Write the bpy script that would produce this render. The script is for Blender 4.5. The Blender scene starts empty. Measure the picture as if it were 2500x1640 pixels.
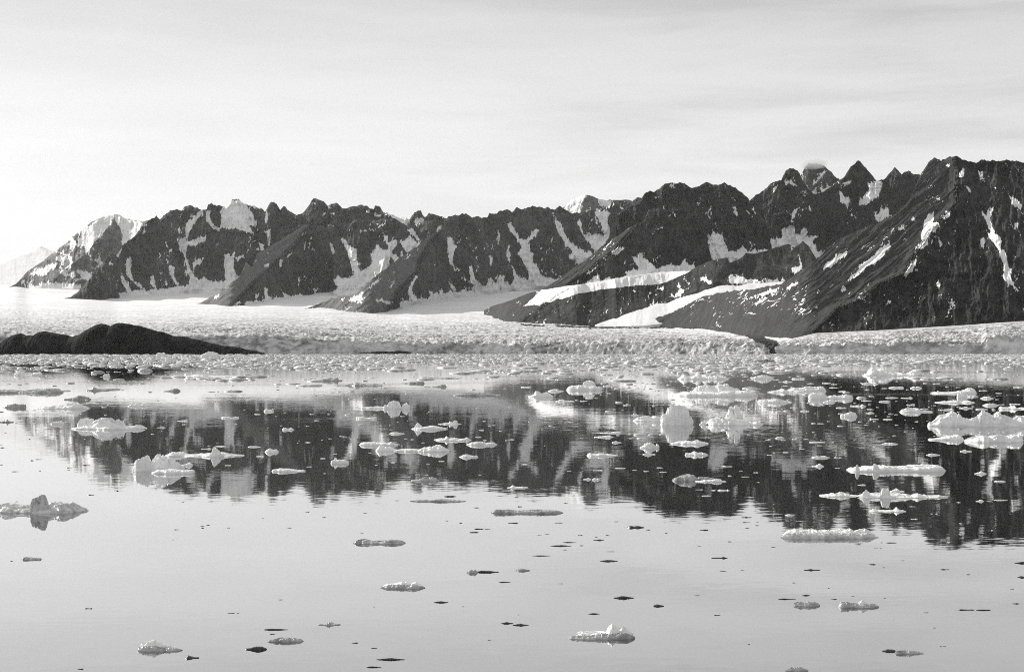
import bpy, math, random
import numpy as np

S = bpy.context.scene
C = S.collection

# ------------------------------------------------------------------ camera
FPX, CX, HY, CAMH = 3472.0, 1250.0, 853.0, 9.0      # focal length and horizon in 2500-px photo units
cam_d = bpy.data.cameras.new('camera')
cam = bpy.data.objects.new('camera', cam_d)
C.objects.link(cam)
cam.location = (0, 0, CAMH)
cam.rotation_euler = (math.radians(90), 0, 0)
cam_d.sensor_width = 36.0
cam_d.lens = 36.0 * FPX / 2500.0
cam_d.shift_y = (HY - 820.0) / 2500.0
cam_d.clip_start = 0.5
cam_d.clip_end = 80000
S.camera = cam

# ------------------------------------------------------------------ sun, sky, exposure
SUN = np.array((-0.74, 0.54, 0.39)); SUN /= np.linalg.norm(SUN)
sun_el = math.asin(SUN[2]); sun_az = math.atan2(SUN[0], SUN[1])
sl = bpy.data.lights.new('sun', 'SUN'); sl.energy = 4.6; sl.angle = math.radians(0.5); sl.color = (1.0, 0.985, 0.965)
so = bpy.data.objects.new('sun', sl); C.objects.link(so)
so.rotation_euler = (math.pi / 2 - sun_el, 0, math.pi - sun_az)
so.location = (-300, 250, 400)

W = bpy.data.worlds.new('World'); S.world = W; W.use_nodes = True
nt = W.node_tree; nt.nodes.clear()
N = nt.nodes.new; L = nt.links.new
out = N('ShaderNodeOutputWorld'); bg = N('ShaderNodeBackground')
sky = N('ShaderNodeTexSky'); sky.sky_type = 'NISHITA'; sky.sun_disc = False
sky.sun_elevation = sun_el; sky.sun_rotation = sun_az; sky.air_density = 1.0; sky.dust_density = 2.0
bw = N('ShaderNodeRGBToBW'); L(sky.outputs[0], bw.inputs[0])
tc = N('ShaderNodeTexCoord')
def wnoise(scale, vec, detail, rough, loc=(0, 0, 0)):
    mp = N('ShaderNodeMapping'); mp.inputs['Scale'].default_value = vec; mp.inputs['Location'].default_value = loc
    L(tc.outputs['Generated'], mp.inputs[0])
    n = N('ShaderNodeTexNoise'); n.inputs['Scale'].default_value = scale
    n.inputs['Detail'].default_value = detail; n.inputs['Roughness'].default_value = rough
    n.inputs['Distortion'].default_value = 0.4
    L(mp.outputs[0], n.inputs['Vector']); return n.outputs[0]
def wmath(op, a, b=None, clamp=False):
    m = N('ShaderNodeMath'); m.operation = op; m.use_clamp = clamp
    for i, v in enumerate((a, b)):
        if v is None: continue
        if isinstance(v, (int, float)): m.inputs[i].default_value = v
        else: L(v, m.inputs[i])
    return m.outputs[0]
def wramp(v, a, b, lo, hi):
    m = N('ShaderNodeMapRange'); m.interpolation_type = 'SMOOTHSTEP'
    m.inputs[1].default_value = a; m.inputs[2].default_value = b; m.inputs[3].default_value = lo; m.inputs[4].default_value = hi
    L(v, m.inputs[0]); return m.outputs[0]
sep = N('ShaderNodeSeparateXYZ'); L(tc.outputs['Generated'], sep.inputs[0])
# a thin, even cirrostratus veil with streaks of greyer cloud
n1 = wnoise(1.7, (1, 1, 7), 6, 0.55)
n2 = wnoise(7.0, (1, 1, 8), 8, 0.6, (3, 1, 2))
streak = wmath('ADD', wmath('MULTIPLY', n1, 0.65), wmath('MULTIPLY', n2, 0.35))
cl = wmath('MULTIPLY', wmath('SUBTRACT', 1.0, wramp(streak, 0.40, 0.66, 1.0, 0.74)), wramp(sep.outputs[0], -0.25, 0.30, 0.35, 1.0))
SKY_VEIL = wmath('MULTIPLY', wmath('SUBTRACT', 1.0, cl), wramp(sep.outputs[2], 0.05, 0.34, 1.0, 0.62))
SKY_VEIL = wmath('MULTIPLY', SKY_VEIL, wramp(sep.outputs[0], -0.30, 0.55, 1.0, 0.86))
veil = wmath('MULTIPLY', SKY_VEIL, 8.3)
mixn = N('ShaderNodeMix'); mixn.data_type = 'FLOAT'; mixn.inputs[0].default_value = 0.88
L(bw.outputs[0], mixn.inputs[2]); L(veil, mixn.inputs[3])
L(mixn.outputs[0], bg.inputs[0]); bg.inputs[1].default_value = 0.10
L(bg.outputs[0], out.inputs[0])
S.view_settings.view_transform = 'Standard'; S.view_settings.look = 'None'
S.view_settings.exposure = 0.35; S.view_settings.gamma = 1.0
S.render.engine = 'CYCLES'
S.cycles.use_denoising = False
S.cycles.pixel_filter_type = 'BLACKMAN_HARRIS'; S.cycles.filter_width = 1.0
S.cycles.max_bounces = 6; S.cycles.diffuse_bounces = 2; S.cycles.glossy_bounces = 3
S.cycles.volume_bounces = 0

# ------------------------------------------------------------------ numeric helpers
def _hash(ix, iy, seed):
    h = (ix.astype(np.int64) * 374761393 + iy.astype(np.int64) * 668265263 + seed * 974634777) & 0xffffffff
    h = ((h ^ (h >> 13)) * 1274126177) & 0xffffffff
    h = ((h ^ (h >> 16)) * 2246822519) & 0xffffffff
    return ((h ^ (h >> 15)) & 0xffffff) / float(0xffffff)
def vnoise(x, y, seed=0):
    x = np.asarray(x, float); y = np.asarray(y, float)
    x, y = np.broadcast_arrays(x, y)
    ix = np.floor(x); iy = np.floor(y); fx = x - ix; fy = y - iy
    fx = fx * fx * fx * (fx * (fx * 6 - 15) + 10); fy = fy * fy * fy * (fy * (fy * 6 - 15) + 10)
    a = _hash(ix, iy, seed); b = _hash(ix + 1, iy, seed); c = _hash(ix, iy + 1, seed); d = _hash(ix + 1, iy + 1, seed)
    return (a * (1 - fx) + b * fx) * (1 - fy) + (c * (1 - fx) + d * fx) * fy
def fbm(x, y, seed=0, octv=4, gain=0.5):
    v = 0; a = 1; t = 0
    for o in range(octv):
        v = v + a * vnoise(np.asarray(x) * 2 ** o + 17.3 * o, np.asarray(y) * 2 ** o - 9.1 * o, seed + o); t += a; a *= gain
    return v / t - 0.5
def ridged(x, y, seed=0, octv=4, gain=0.5):
    v = 0; a = 1; t = 0
    for o in range(octv):
        v = v + a * (1 - np.abs(2 * vnoise(np.asarray(x) * 2 ** o + 31.7 * o, np.asarray(y) * 2 ** o + 5.3 * o, seed + o) - 1)); t += a; a *= gain
    return v / t
def inpoly(px, py, poly):
    r = np.zeros(px.shape, bool); n = len(poly)
    for i in range(n):
        x1, y1 = poly[i]; x2, y2 = poly[(i + 1) % n]
        if y1 == y2: continue
        c = ((y1 > py) != (y2 > py)) & (px < (x2 - x1) * (py - y1) / (y2 - y1) + x1)
        r ^= c
    return r
def ip(pts, x):
    p = sorted(pts); return np.interp(x, [q[0] for q in p], [q[1] for q in p])
# pieces of the photograph's frame used as measuring grids: (x0, y0, scale) -> 2500-px photo units
GR = {'c1': (0, 460, 3.548), 'c2': (600, 460, 3.548), 'c3': (1200, 420, 3.2516), 'c4': (1800, 360, 2.8914)}
for i in range(4):
    GR['w%d' % (i + 1)] = ((0, 620, 1240, 1860)[i], 850, 3.719)
    GR['w%d' % (i + 5)] = ((0, 620, 1240, 1860)[i], 1060, 3.719)
for i in range(3):
    GR['f%d' % (i + 1)] = ((0, 830, 1660)[i], 1280, 2.8333)
def cv(g, pts):
    x0, y0, s = GR[g]; return [(x0 + p[0] / s, y0 + p[1] / s) for p in pts]
def world(px, py, Y):
    return (px - CX) / FPX * Y, Y, CAMH - (py - HY) / FPX * Y
def dist_at(py):                       # distance of a point of the water surface
    return FPX * CAMH / (py - HY)

def mesh_obj(name, verts, faces, mats, attrs=None, smooth=True, parent=None, loc=None):
    me = bpy.data.meshes.new(name)
    verts = np.asarray(verts, np.float32).reshape(-1, 3)
    if loc is not None: verts = verts - np.asarray(loc, np.float32)
    faces = np.asarray(faces, np.int32)
    k = faces.shape[1]
    me.vertices.add(len(verts)); me.vertices.foreach_set('co', verts.ravel())
    me.loops.add(faces.size); me.loops.foreach_set('vertex_index', faces.ravel())
    me.polygons.add(len(faces))
    me.polygons.foreach_set('loop_start', np.arange(0, faces.size, k, dtype=np.int32))
    me.polygons.foreach_set('use_smooth', np.full(len(faces), smooth))
    for a, v in (attrs or {}).items():
        at = me.attributes.new(a, 'FLOAT', 'POINT'); at.data.foreach_set('value', np.asarray(v, np.float32).ravel())
    me.update(calc_edges=True)
    me.materials.append(mats)
    o = bpy.data.objects.new(name, me); C.objects.link(o)
    if loc is not None: o.location = loc
    if parent is not None: o.parent = parent
    return o
def grid_faces(nr, nc, flip=False):
    i = np.arange(nr * nc).reshape(nr, nc)
    f = np.stack([i[:-1, :-1], i[:-1, 1:], i[1:, 1:], i[1:, :-1]], -1).reshape(-1, 4)
    return f[:, ::-1] if flip else f
def tag(o, label, cat=None, group=None, kind=None):
    o['label'] = label
    if cat: o['category'] = cat
    if group: o['group'] = group
    if kind: o['kind'] = kind
    return o

# ------------------------------------------------------------------ materials (all greys: the photograph is monochrome)
class Mat:
    def __init__(s, name):
        s.m = bpy.data.materials.new(name); s.m.use_nodes = True
        s.t = s.m.node_tree; s.t.nodes.clear()
        s.o = s.t.nodes.new('ShaderNodeOutputMaterial'); s.b = s.t.nodes.new('ShaderNodeBsdfPrincipled')
        s.t.links.new(s.b.outputs[0], s.o.inputs[0]); s.g = s.t.nodes.new('ShaderNodeNewGeometry')
    def link(s, a, b): s.t.links.new(a, b)
    def noise(s, scale, stretch=(1, 1, 1), detail=5, rough=0.55, color=False, src=None):
        mp = s.t.nodes.new('ShaderNodeMapping'); mp.inputs['Scale'].default_value = stretch
        s.link(src or s.g.outputs['Position'], mp.inputs[0])
        n = s.t.nodes.new('ShaderNodeTexNoise'); n.inputs['Scale'].default_value = scale
        n.inputs['Detail'].default_value = detail; n.inputs['Roughness'].default_value = rough
        s.link(mp.outputs[0], n.inputs['Vector']); return n.outputs[1 if color else 0]
    def math(s, op, a, b=None, clamp=False):
        m = s.t.nodes.new('ShaderNodeMath'); m.operation = op; m.use_clamp = clamp
        for i, v in enumerate((a, b)):
            if v is None: continue
            if isinstance(v, (int, float)): m.inputs[i].default_value = v
            else: s.link(v, m.inputs[i])
        return m.outputs[0]
    def rng(s, v, a, b, lo, hi, smooth=True):
        m = s.t.nodes.new('ShaderNodeMapRange'); m.interpolation_type = 'SMOOTHSTEP' if smooth else 'LINEAR'
        for i, q in enumerate((a, b, lo, hi)): m.inputs[i + 1].default_value = q
        s.link(v, m.inputs[0]); return m.outputs[0]
    def mix(s, f, a, b):
        m = s.t.nodes.new('ShaderNodeMix'); m.data_type = 'FLOAT'
        for i, v in ((0, f), (2, a), (3, b)):
            if isinstance(v, (int, float)): m.inputs[i].default_value = v
            else: s.link(v, m.inputs[i])
        return m.outputs[0]
    def attr(s, name):
        a = s.t.nodes.new('ShaderNodeAttribute'); a.attribute_name = name; return a.outputs['Fac']
    def base(s, v):
        c = s.t.nodes.new('ShaderNodeCombineColor')
        for i in range(3): s.link(v, c.inputs[i])
        s.link(c.outputs[0], s.b.inputs['Base Color'])
    def bump(s, h, strength, dist):
        n = s.t.nodes.new('ShaderNodeBump'); n.inputs['Strength'].default_value = strength; n.inputs['Distance'].default_value = dist
        s.link(h, n.inputs['Height']); s.link(n.outputs[0], s.b.inputs['Normal'])
    def set(s, **k):
        for a, v in k.items(): s.b.inputs[a.replace('_', ' ')].default_value = v

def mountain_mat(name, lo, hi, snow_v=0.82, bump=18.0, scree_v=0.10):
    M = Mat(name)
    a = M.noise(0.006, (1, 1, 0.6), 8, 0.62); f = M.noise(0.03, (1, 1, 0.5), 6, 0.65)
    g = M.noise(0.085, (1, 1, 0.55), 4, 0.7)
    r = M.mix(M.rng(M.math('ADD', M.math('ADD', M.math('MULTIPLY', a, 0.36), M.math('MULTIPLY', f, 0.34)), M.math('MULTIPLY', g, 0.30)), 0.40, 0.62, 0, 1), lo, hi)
    r = M.mix(M.attr('scree'), r, M.rng(f, 0.3, 0.7, scree_v * 0.75, scree_v * 1.2))
    sn = M.math('ADD', M.attr('snow'), M.math('MULTIPLY', M.math('SUBTRACT', M.noise(0.05, (1, 1, 0.4), 4, 0.6), 0.5), 0.55))
    sf = M.rng(sn, 0.42, 0.56, 0, 1)
    sv = M.rng(M.noise(0.012, (1, 1, 1), 4), 0.3, 0.7, snow_v - 0.06, snow_v + 0.03)
    M.base(M.mix(sf, r, sv))
    h = M.math('MULTIPLY', M.noise(0.016, (1, 1, 0.45), 9, 0.68), M.math('SUBTRACT', 1.0, M.math('MULTIPLY', sf, 0.8)))
    M.bump(h, 0.9, bump); M.set(Roughness=0.95); M.b.inputs['Specular IOR Level'].default_value = 0.08
    return M.m
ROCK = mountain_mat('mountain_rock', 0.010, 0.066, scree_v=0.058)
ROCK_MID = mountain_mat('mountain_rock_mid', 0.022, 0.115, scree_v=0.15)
ROCK_HAZED = mountain_mat('mountain_rock_hazed', 0.09, 0.24)  # far peaks: fading with distance is lightened into the rock colour

def glacier_mat():
    M = Mat('glacier_ice')
    d = M.attr('dirt')                                  # 1 at the broken snout, 0 on the snowy upper ice
    a = M.noise(0.02, (0.35, 1, 1), 7, 0.65); b = M.noise(0.10, (0.4, 1, 1), 5, 0.6)
    tex = M.math('ADD', M.math('MULTIPLY', a, 0.5), M.math('MULTIPLY', b, 0.5))
    dirty = M.rng(tex, 0.38, 0.60, 0.15, 0.66)
    clean = M.rng(M.noise(0.004, (0.3, 1, 1), 5), 0.35, 0.65, 0.76, 0.86)
    deb = M.rng(M.math('ADD', M.attr('debris'), M.math('MULTIPLY', M.math('SUBTRACT', b, 0.5), 0.9)), 0.40, 0.60, 0, 1)    # rock rubble lying on the ice
    M.base(M.mix(deb, M.mix(d, clean, dirty), 0.035))
    M.bump(M.math('MULTIPLY', tex, M.math('ADD', d, 0.04)), 0.8, 10.0)
    M.set(Roughness=0.8); M.b.inputs['Specular IOR Level'].default_value = 0.15
    return M.m
GLAC = glacier_mat()

def ice_mat(name, lo, hi, bump=0.05, rough=0.5, scale=3.0, spec=0.3):
    M = Mat(name)
    a = M.noise(scale, (1, 1, 1.6), 6, 0.6); b = M.noise(scale * 0.25, (1, 1, 1), 3, 0.5)
    M.base(M.mix(M.rng(M.math('ADD', M.math('MULTIPLY', a, 0.5), M.math('MULTIPLY', b, 0.5)), 0.36, 0.62, 0, 1), lo, hi))
    M.bump(a, 0.8, bump); M.set(Roughness=rough); M.b.inputs['Specular IOR Level'].default_value = spec
    return M.m
ICE = ice_mat('white_ice', 0.74, 0.92)
ICE_GREY = ice_mat('grey_wet_ice', 0.24, 0.50, 0.04, 0.35, 4.0)
ICE_PALE = ice_mat('pale_wet_ice', 0.42, 0.72, 0.04, 0.35, 4.0)
ICE_CLEAR = ice_mat('dark_clear_ice', 0.015, 0.07, 0.02, 0.25, 8.0, 0.25)
BRASH = ice_mat('brash_ice', 0.30, 0.72, 0.1, 0.6, 0.8)
BLACK = ice_mat('black_islet_rock', 0.002, 0.022, 2.5, 0.95, 0.12, 0.04)

def water_mat():
    M = Mat('fjord_water')
    def vm(op, a, b):
        n = M.t.nodes.new('ShaderNodeVectorMath'); n.operation = op
        for i, v in enumerate((a, b)):
            if v is None: continue
            if isinstance(v, tuple): n.inputs[i].default_value = v
            else: M.link(v, n.inputs[i])
        return n.outputs[0]
    def scale(v, f):
        n = M.t.nodes.new('ShaderNodeVectorMath'); n.operation = 'SCALE'; M.link(v, n.inputs[0])
        if isinstance(f, (int, float)): n.inputs['Scale'].default_value = f
        else: M.link(f, n.inputs['Scale'])
        return n.outputs[0]
    half = (0.5, 0.5, 0.5)
    fine = vm('SUBTRACT', M.noise(3.2, (0.3, 1, 1), 3, 0.55, True), half)
    mid = vm('SUBTRACT', M.noise(0.30, (0.25, 1, 1), 2, 0.5, True), half)
    patch = M.rng(M.noise(0.010, (0.45, 1, 1), 3, 0.5), 0.52, 0.66, 0, 1)      # cat's-paws: ruffled patches
    s = vm('ADD', scale(fine, M.math('ADD', 0.013, M.math('MULTIPLY', patch, 0.038))), scale(mid, M.math('ADD', 0.0042, M.math('MULTIPLY', patch, 0.006))))
    s = vm('MULTIPLY', s, (1, 1, 0))
    nrm = vm('NORMALIZE', vm('ADD', s, (0, 0, 1)), None)
    M.link(nrm, M.b.inputs['Normal'])
    M.b.inputs['Base Color'].default_value = (0.52, 0.52, 0.52, 1)
    M.set(Roughness=0.02, Metallic=1.0)
    return M.m
WATER = water_mat()

# ------------------------------------------------------------------ water
def quad(name, x0, x1, y0, y1, z, mat):
    return mesh_obj(name, [(x0, y0, z), (x1, y0, z), (x1, y1, z), (x0, y1, z)], [[0, 1, 2, 3]], mat, smooth=False)
water = tag(quad('water', -14000, 14000, -400, 17000, 0.0, WATER), 'calm grey fjord water mirroring the mountains', 'water', kind='structure')

# ------------------------------------------------------------------ glacier
G_FRONT = [(-400, 3900), (600, 4000), (1050, 3900), (1400, 3650), (1750, 3350), (1900, 3200), (2000, 3150)]
G_TOPY = [(-400, 826), (300, 824), (640, 820), (700, 826), (900, 836), (1200, 840), (1500, 838), (1700, 842), (1860, 846), (2000, 848)]
CONT = [(-400, 690), (-100, 694), (39, 695), (68, 703), (127, 704), (200, 707), (282, 722), (338, 721), (423, 717), (535, 715), (640, 717), (741, 719), (811, 712), (870, 714),
        (960, 727), (1079, 729), (1220, 713), (1250, 712), (1330, 709), (1420, 728), (1600, 762), (1760, 790), (1886, 826), (2000, 832)]
GY = [(685, 9800), (694, 9300), (703, 8900), (720, 8300), (732, 7800), (745, 7200), (765, 6400), (778, 5600), (800, 4600), (815, 3950), (826, 3550), (832, 3400)]
def gl_contact_y(py): return np.interp(py, [q[0] for q in GY], [q[1] for q in GY])
def smooth_ip(pts, x, w=18):
    return sum(ip(pts, x + w * k / 4) * (5 - abs(k)) for k in range(-4, 5)) / 25
def gl_back(px, yf):
    return np.maximum(sum(gl_contact_y(ip(CONT, px + 14 * k)) * (7 - abs(k)) for k in range(-6, 7)) / 49, yf + 150)
def glacY(px, py):
    yf = smooth_ip(G_FRONT, px, 160); pt = smooth_ip(G_TOPY, px, 60); pc = smooth_ip(CONT, px); yc = gl_back(px, yf)
    t = np.clip((pt - py) / (pt - pc), -0.2, 1.15)
    return yf + (yc - yf) * np.sign(t) * np.abs(t) ** 1.05

DEBRIS = [cv('c4', q) for q in ([(-60, 1225), (60, 1262), (130, 1300), (200, 1345), (290, 1365), (300, 1395), (262, 1410), (285, 1470), (225, 1470), (215, 1410), (150, 1378), (80, 1345), (20, 1320), (-90, 1290), (-160, 1268)],)] \
       + [cv('c3', q) for q in ([(480, 1210), (760, 1226), (1000, 1226), (1300, 1222), (1500, 1222), (1700, 1226), (1900, 1240), (2000, 1262), (1850, 1262), (1600, 1240), (1200, 1238), (800, 1243), (500, 1226)], [(200, 1195), (330, 1212), (470, 1222), (400, 1230), (250, 1215)])]
def debris(X, Y, Z):
    px = CX + X / Y * FPX; py = HY - (Z - CAMH) / Y * FPX
    v = 0
    for k in range(3):
        wx = px + fbm(px / 12, py / 5, 301 + k, 4, .6) * 22; wy = py + fbm(px / 14, py / 4, 311 + k, 4, .6) * 9
        for q in DEBRIS: v = v + inpoly(wx, wy, q) / 3.0
    return np.clip(v, 0, 1)
def glacier():
    px = np.arange(-380, 1960, 2.6); nc = len(px)
    yf = smooth_ip(G_FRONT, px, 160); pt = smooth_ip(G_TOPY, px, 60); pc = smooth_ip(CONT, px); yc = gl_back(px, yf)
    t = np.concatenate([np.linspace(0, 0.42, 190)[:-1], np.linspace(0.42, 1.0, 110)])[:, None]
    py = pt + (pc - pt) * t + fbm(px / 14, 0 * px, 5, 4) * 9 * np.exp(-t * 16)
    Y = yf + (yc - yf) * t ** 1.05
    X, _, Z = world(px[None, :], py, Y)
    br = np.clip(1 - (t - 0.05) / 0.72, 0, 1) ** 1.2 * np.ones_like(py)      # how broken the ice is
    wob = fbm(X / 160, Y / 160, 2, 3) * 60
    ser = (ridged((X + wob) / 42, (Y + wob) / 15, 11, 4, 0.62) - 0.55) * (0.5 + 1.2 * vnoise(X / 300, Y / 90, 19))
    ser2 = fbm(X / 16, Y / 14, 21, 3, 0.6)
    Z = Z + br * (ser * 17 + ser2 * 7) + (1 - br) * fbm(X / 900, Y / 170, 33, 4) * 9
    # flow bands
    Z = Z + np.clip(t * 3, 0, 1) * 2.0 * np.sin((py - 0.06 * px + 8 * fbm(px / 200, py / 20, 4, 3)) * 0.9)
    dirt = np.clip(br * 1.1, 0, 1)
    # cliff: rows from the crest of the front down to the water
    rows = 16; vz = np.linspace(1, 0, rows)[1:, None]
    z0 = Z[0]; y0 = Y[0]
    Zc = z0 * vz - (vz == 0) * 3.0
    Yc = y0 - (1 - vz) * 5 + (fbm(px / 7, vz * 3, 41, 4, 0.6) * 7 + (ridged(px / 30, vz * 0.8 + 0 * px, 43, 3) - 0.5) * 7) * np.ones_like(Zc)
    Yc[0] = 0.5 * (Yc[0] + y0)
    Xc = (px - CX) / FPX * Yc
    X = np.vstack([Xc[::-1], X]); Yall = np.vstack([Yc[::-1], Y]); Zall = np.vstack([Zc[::-1], Z])
    dirt = np.vstack([np.full_like(Zc, 1.0), dirt])
    # back skirt drops out of sight under the mountains
    X = np.vstack([X, X[-1:]]); Yall = np.vstack([Yall, Yall[-1:] + 60]); Zall = np.vstack([Zall, Zall[-1:] - 150]); dirt = np.vstack([dirt, dirt[-1:]])
    v = np.stack([X, Yall, Zall], -1)
    o = mesh_obj('glacier', v, grid_faces(v.shape[0], nc), GLAC, {'dirt': dirt, 'debris': debris(X, Yall, Zall)})
    tag(o, 'wide crevassed glacier flowing down to the fjord in the middle', 'glacier', kind='structure')
glacier()

RG_FRONT = [(1880, 3060), (2000, 3000), (2150, 2940), (2500, 2830), (2900, 2740)]
RG_CONT = cv('c4', [(200, 1400), (290, 1370), (560, 1310), (1000, 1290), (1500, 1260), (2024, 1225), (3200, 1150)])
RG_TOPY = cv('c4', [(200, 1425), (290, 1412), (420, 1400), (600, 1405), (800, 1390), (950, 1402), (1200, 1388), (1500, 1395), (1720, 1395), (1760, 1350), (1900, 1345), (2024, 1365), (3200, 1350)])
def rgY(px, py):
    yf = ip(RG_FRONT, px); pt = ip(RG_TOPY, px); pc = ip(RG_CONT, px)
    return yf + 420 * np.clip((pt - py) / (pt - pc), 0, 1.2)
def right_glacier():
    px = np.arange(1876, 2800, 2.0); nc = len(px)
    yf = ip(RG_FRONT, px); pt = ip(RG_TOPY, px); pc = ip(RG_CONT, px)
    t = np.linspace(0, 1, 130)[:, None]
    py = pt + (pc - pt) * t + fbm(px / 11, 0 * px, 75, 4) * 9 * np.exp(-t * 6); Y = yf + 420 * t
    X, _, Z = world(px[None, :], py, Y)
    br = (0.35 + 0.65 * np.clip(1 - t, 0, 1)) * np.ones_like(py) * np.clip((1 - t) * 6, 0.1, 1)
    wob = fbm(X / 60, Y / 60, 2, 3) * 30
    Z = Z + br * ((ridged((X + wob) / 24, (Y + wob) / 16, 81, 4, 0.6) - 0.5) * 16 + fbm(X / 8, Y / 8, 91, 3, .6) * 6)
    dirt = np.clip(0.9 - 0.2 * t, 0, 1) * np.ones_like(py)
    rows = 16; vz = np.linspace(1, 0, rows)[1:, None]
    Zc = Z[0] * vz - (vz == 0) * 3.0
    Yc = Y[0] - (1 - vz) * 3 + (fbm(px / 10, vz * 2, 141, 4, 0.6) * 6 + (ridged(px / 34, vz * 0.7 + 0 * px, 143, 3) - 0.5) * 8) * np.ones_like(Zc)
    Yc[0] = 0.5 * (Yc[0] + Y[0])
    Xc = (px - CX) / FPX * Yc
    X = np.vstack([Xc[::-1], X, X[-1:]]); Yall = np.vstack([Yc[::-1], Y, Y[-1:] + 40]); Zall = np.vstack([Zc[::-1], Z, Z[-1:] - 80])
    dirt = np.vstack([np.full_like(Zc, 0.75), dirt, dirt[-1:]])
    v = np.stack([X, Yall, Zall], -1)
    o = mesh_obj('glacier', v, grid_faces(v.shape[0], nc), GLAC, {'dirt': dirt, 'debris': debris(X, Yall, Zall)})
    tag(o, 'bright broken glacier snout with ice cliff below the large right mountain', 'glacier', kind='structure')
right_glacier()

# ------------------------------------------------------------------ mountains
def mountain(label, crest, base, Yb, slope=37, spurs=(), auto=None, snow=(), rough=1.0, jag=2.5, mat=None, step=1.7, seed=1,
             extend=30, speckle=0.11, name='mountain', allsnow=False, cat='mountain', dip=0.0, lean=0.0, ksm=20, smooth_snow=()):
    """crest and base: lines in photo units; Yb: distance of the foot, a number or function; spurs: ridge lines that stand out
    towards the viewer as (points top to bottom, left fall, right fall, offset)"""
    cx = [p[0] for p in crest]; x0, x1 = min(cx), max(cx)
    px = np.arange(x0, x1 + step, step); nc = len(px)
    cy = ip(crest, px); by = np.maximum(ip(base, px), cy + 1.0)
    hgt = by - cy
    tooth = ridged(px / 17, 0 * px + seed, seed + 50, 3, 0.6) ** 2 - 0.35
    cy = cy + (fbm(px / 24, 0 * px + seed, seed, 3, 0.6) * 1.6 - tooth * 3.2 - (ridged(px / 6, 0 * px + 7, seed + 51, 2) - 0.5) * 0.9) * jag * np.clip(hgt / 25, 0, 1)
    nr = int(max(12, min(300, hgt.max() / 1.5)))
    v = np.linspace(0, 1, nr)[:, None]
    py = by + (cy - by) * v
    PX = np.broadcast_to(px[None, :], py.shape)
    yb = Yb(px, by) if callable(Yb) else np.full(nc, float(Yb))
    k9 = ksm if callable(Yb) else 9; yb = (25 if callable(Yb) else 0) + np.convolve(np.pad(yb, k9, mode='edge'), np.ones(2 * k9 + 1) / (2 * k9 + 1), 'valid')
    ppm = yb / FPX                                        # metres per photo pixel
    hp = (by - py)
    Y = yb + hp * ppm / math.tan(math.radians(slope)) * (1 - dip + dip * v)
    env = None
    lines = list(spurs)
    if auto:
        sp, fall, ln = auto
        rnd = random.Random(seed)
        x = x0 - sp
        while x < x1 + sp:
            xx = x + rnd.uniform(-.3, .3) * sp
            top = float(ip(crest, min(max(xx, x0), x1)))
            lines.append(([(xx, top - 30), (xx + ln * 60 + rnd.uniform(-8, 8), top + 60), (xx + ln * 150 + rnd.uniform(-25, 25), top + 150), (xx + ln * 320 + rnd.uniform(-40, 40), top + 320)],
                          fall * rnd.uniform(.7, 1.3), fall * rnd.uniform(.6, 1.2), rnd.uniform(0, 14)))
            x += sp
    for pts, fl, fr, off in lines:
        ys = np.array([p[1] for p in pts]); xs = np.array([p[0] for p in pts]); od = np.argsort(ys)
        xr = np.interp(py, ys[od], xs[od]) + fbm(py / 30, 0 * py + seed, seed + 3, 3) * 10
        dx = PX - xr
        e = np.where(dx < 0, -dx * fl, dx * fr) + off
        env = e if env is None else np.minimum(env, e)
    if env is not None:
        env = 140 * np.tanh(env / 140)
        Y = Y + env * ppm * (np.clip(hp / 40, 0, 1) if callable(Yb) else 1)
    scree = np.zeros_like(py)
    if lean and lines:
        q = lines[0][0]; ys = np.array([p[1] for p in q]); od = np.argsort(ys)
        xr = np.interp(py, ys[od], np.array([p[0] for p in q])[od]) + fbm(py / 30, 0 * py + seed, seed + 3, 3) * 10
        scree = np.clip((xr - PX) / 14 + 0.3, 0, 1)
    sh = lean * py * scree
    wx = fbm(PX / 60, py / 60, seed + 7, 3) * 26
    nz = (ridged((PX + sh + wx) / 40, (py + wx) / 120, seed + 1, 5, 0.58) - 0.55) * 62 + (ridged((PX + sh + wx * .5) / 13, py / 34, seed + 21, 4, 0.6) - 0.5) * 29 + fbm(PX / 5, py / 8, seed + 2, 3, 0.6) * 7
    nz = nz * (1 - 0.62 * scree)
    fade = np.clip(hp / 10, 0.15, 1) * np.clip((1 - v) * hgt / 6, 0.25, 1)
    Y = Y - nz * rough * ppm * fade
    X, _, Z = world(PX, py, Y)
    # snow
    sn = np.zeros_like(py)
    if len(snow):
        jit = []
        for k in range(3):
            a = (6, 14, 22)[k]
            jit.append((PX + fbm(PX / (5 + 4 * k), py / (9 + 5 * k), seed + 5 + 20 * k, 4, 0.62) * a, py + fbm(PX / (4 + 3 * k) + 40, py / (16 + 6 * k), seed + 6 + 20 * k, 4, 0.62) * a * 2.0))
        for poly in snow:
            x_ = [p[0] for p in poly]; y_ = [p[1] for p in poly]
            c0, c1_ = np.searchsorted(px, [min(x_) - 14, max(x_) + 14])
            if c1_ <= c0: continue
            for wx_, wy_ in jit: sn[:, c0:c1_] += inpoly(wx_[:, c0:c1_], wy_[:, c0:c1_], poly) / 3.0
        sn = np.clip(sn, 0, 1)
        streak_ = ridged((PX + wx * .4) / 7, py / 40, seed + 90, 3, 0.6) - 0.55
        sn = np.where(sn > 0, sn + streak_ * 0.9 * np.clip(1.15 - sn, 0, 1) + 0.05, 0)
    for poly in smooth_snow:
        sn[inpoly(PX + fbm(PX / 30, py / 12, seed + 70, 4, .6) * 7, py + fbm(PX / 26, py / 10, seed + 71, 4, .6) * 4, poly)] = 1.0
    if allsnow: sn[:] = 1.0
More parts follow.
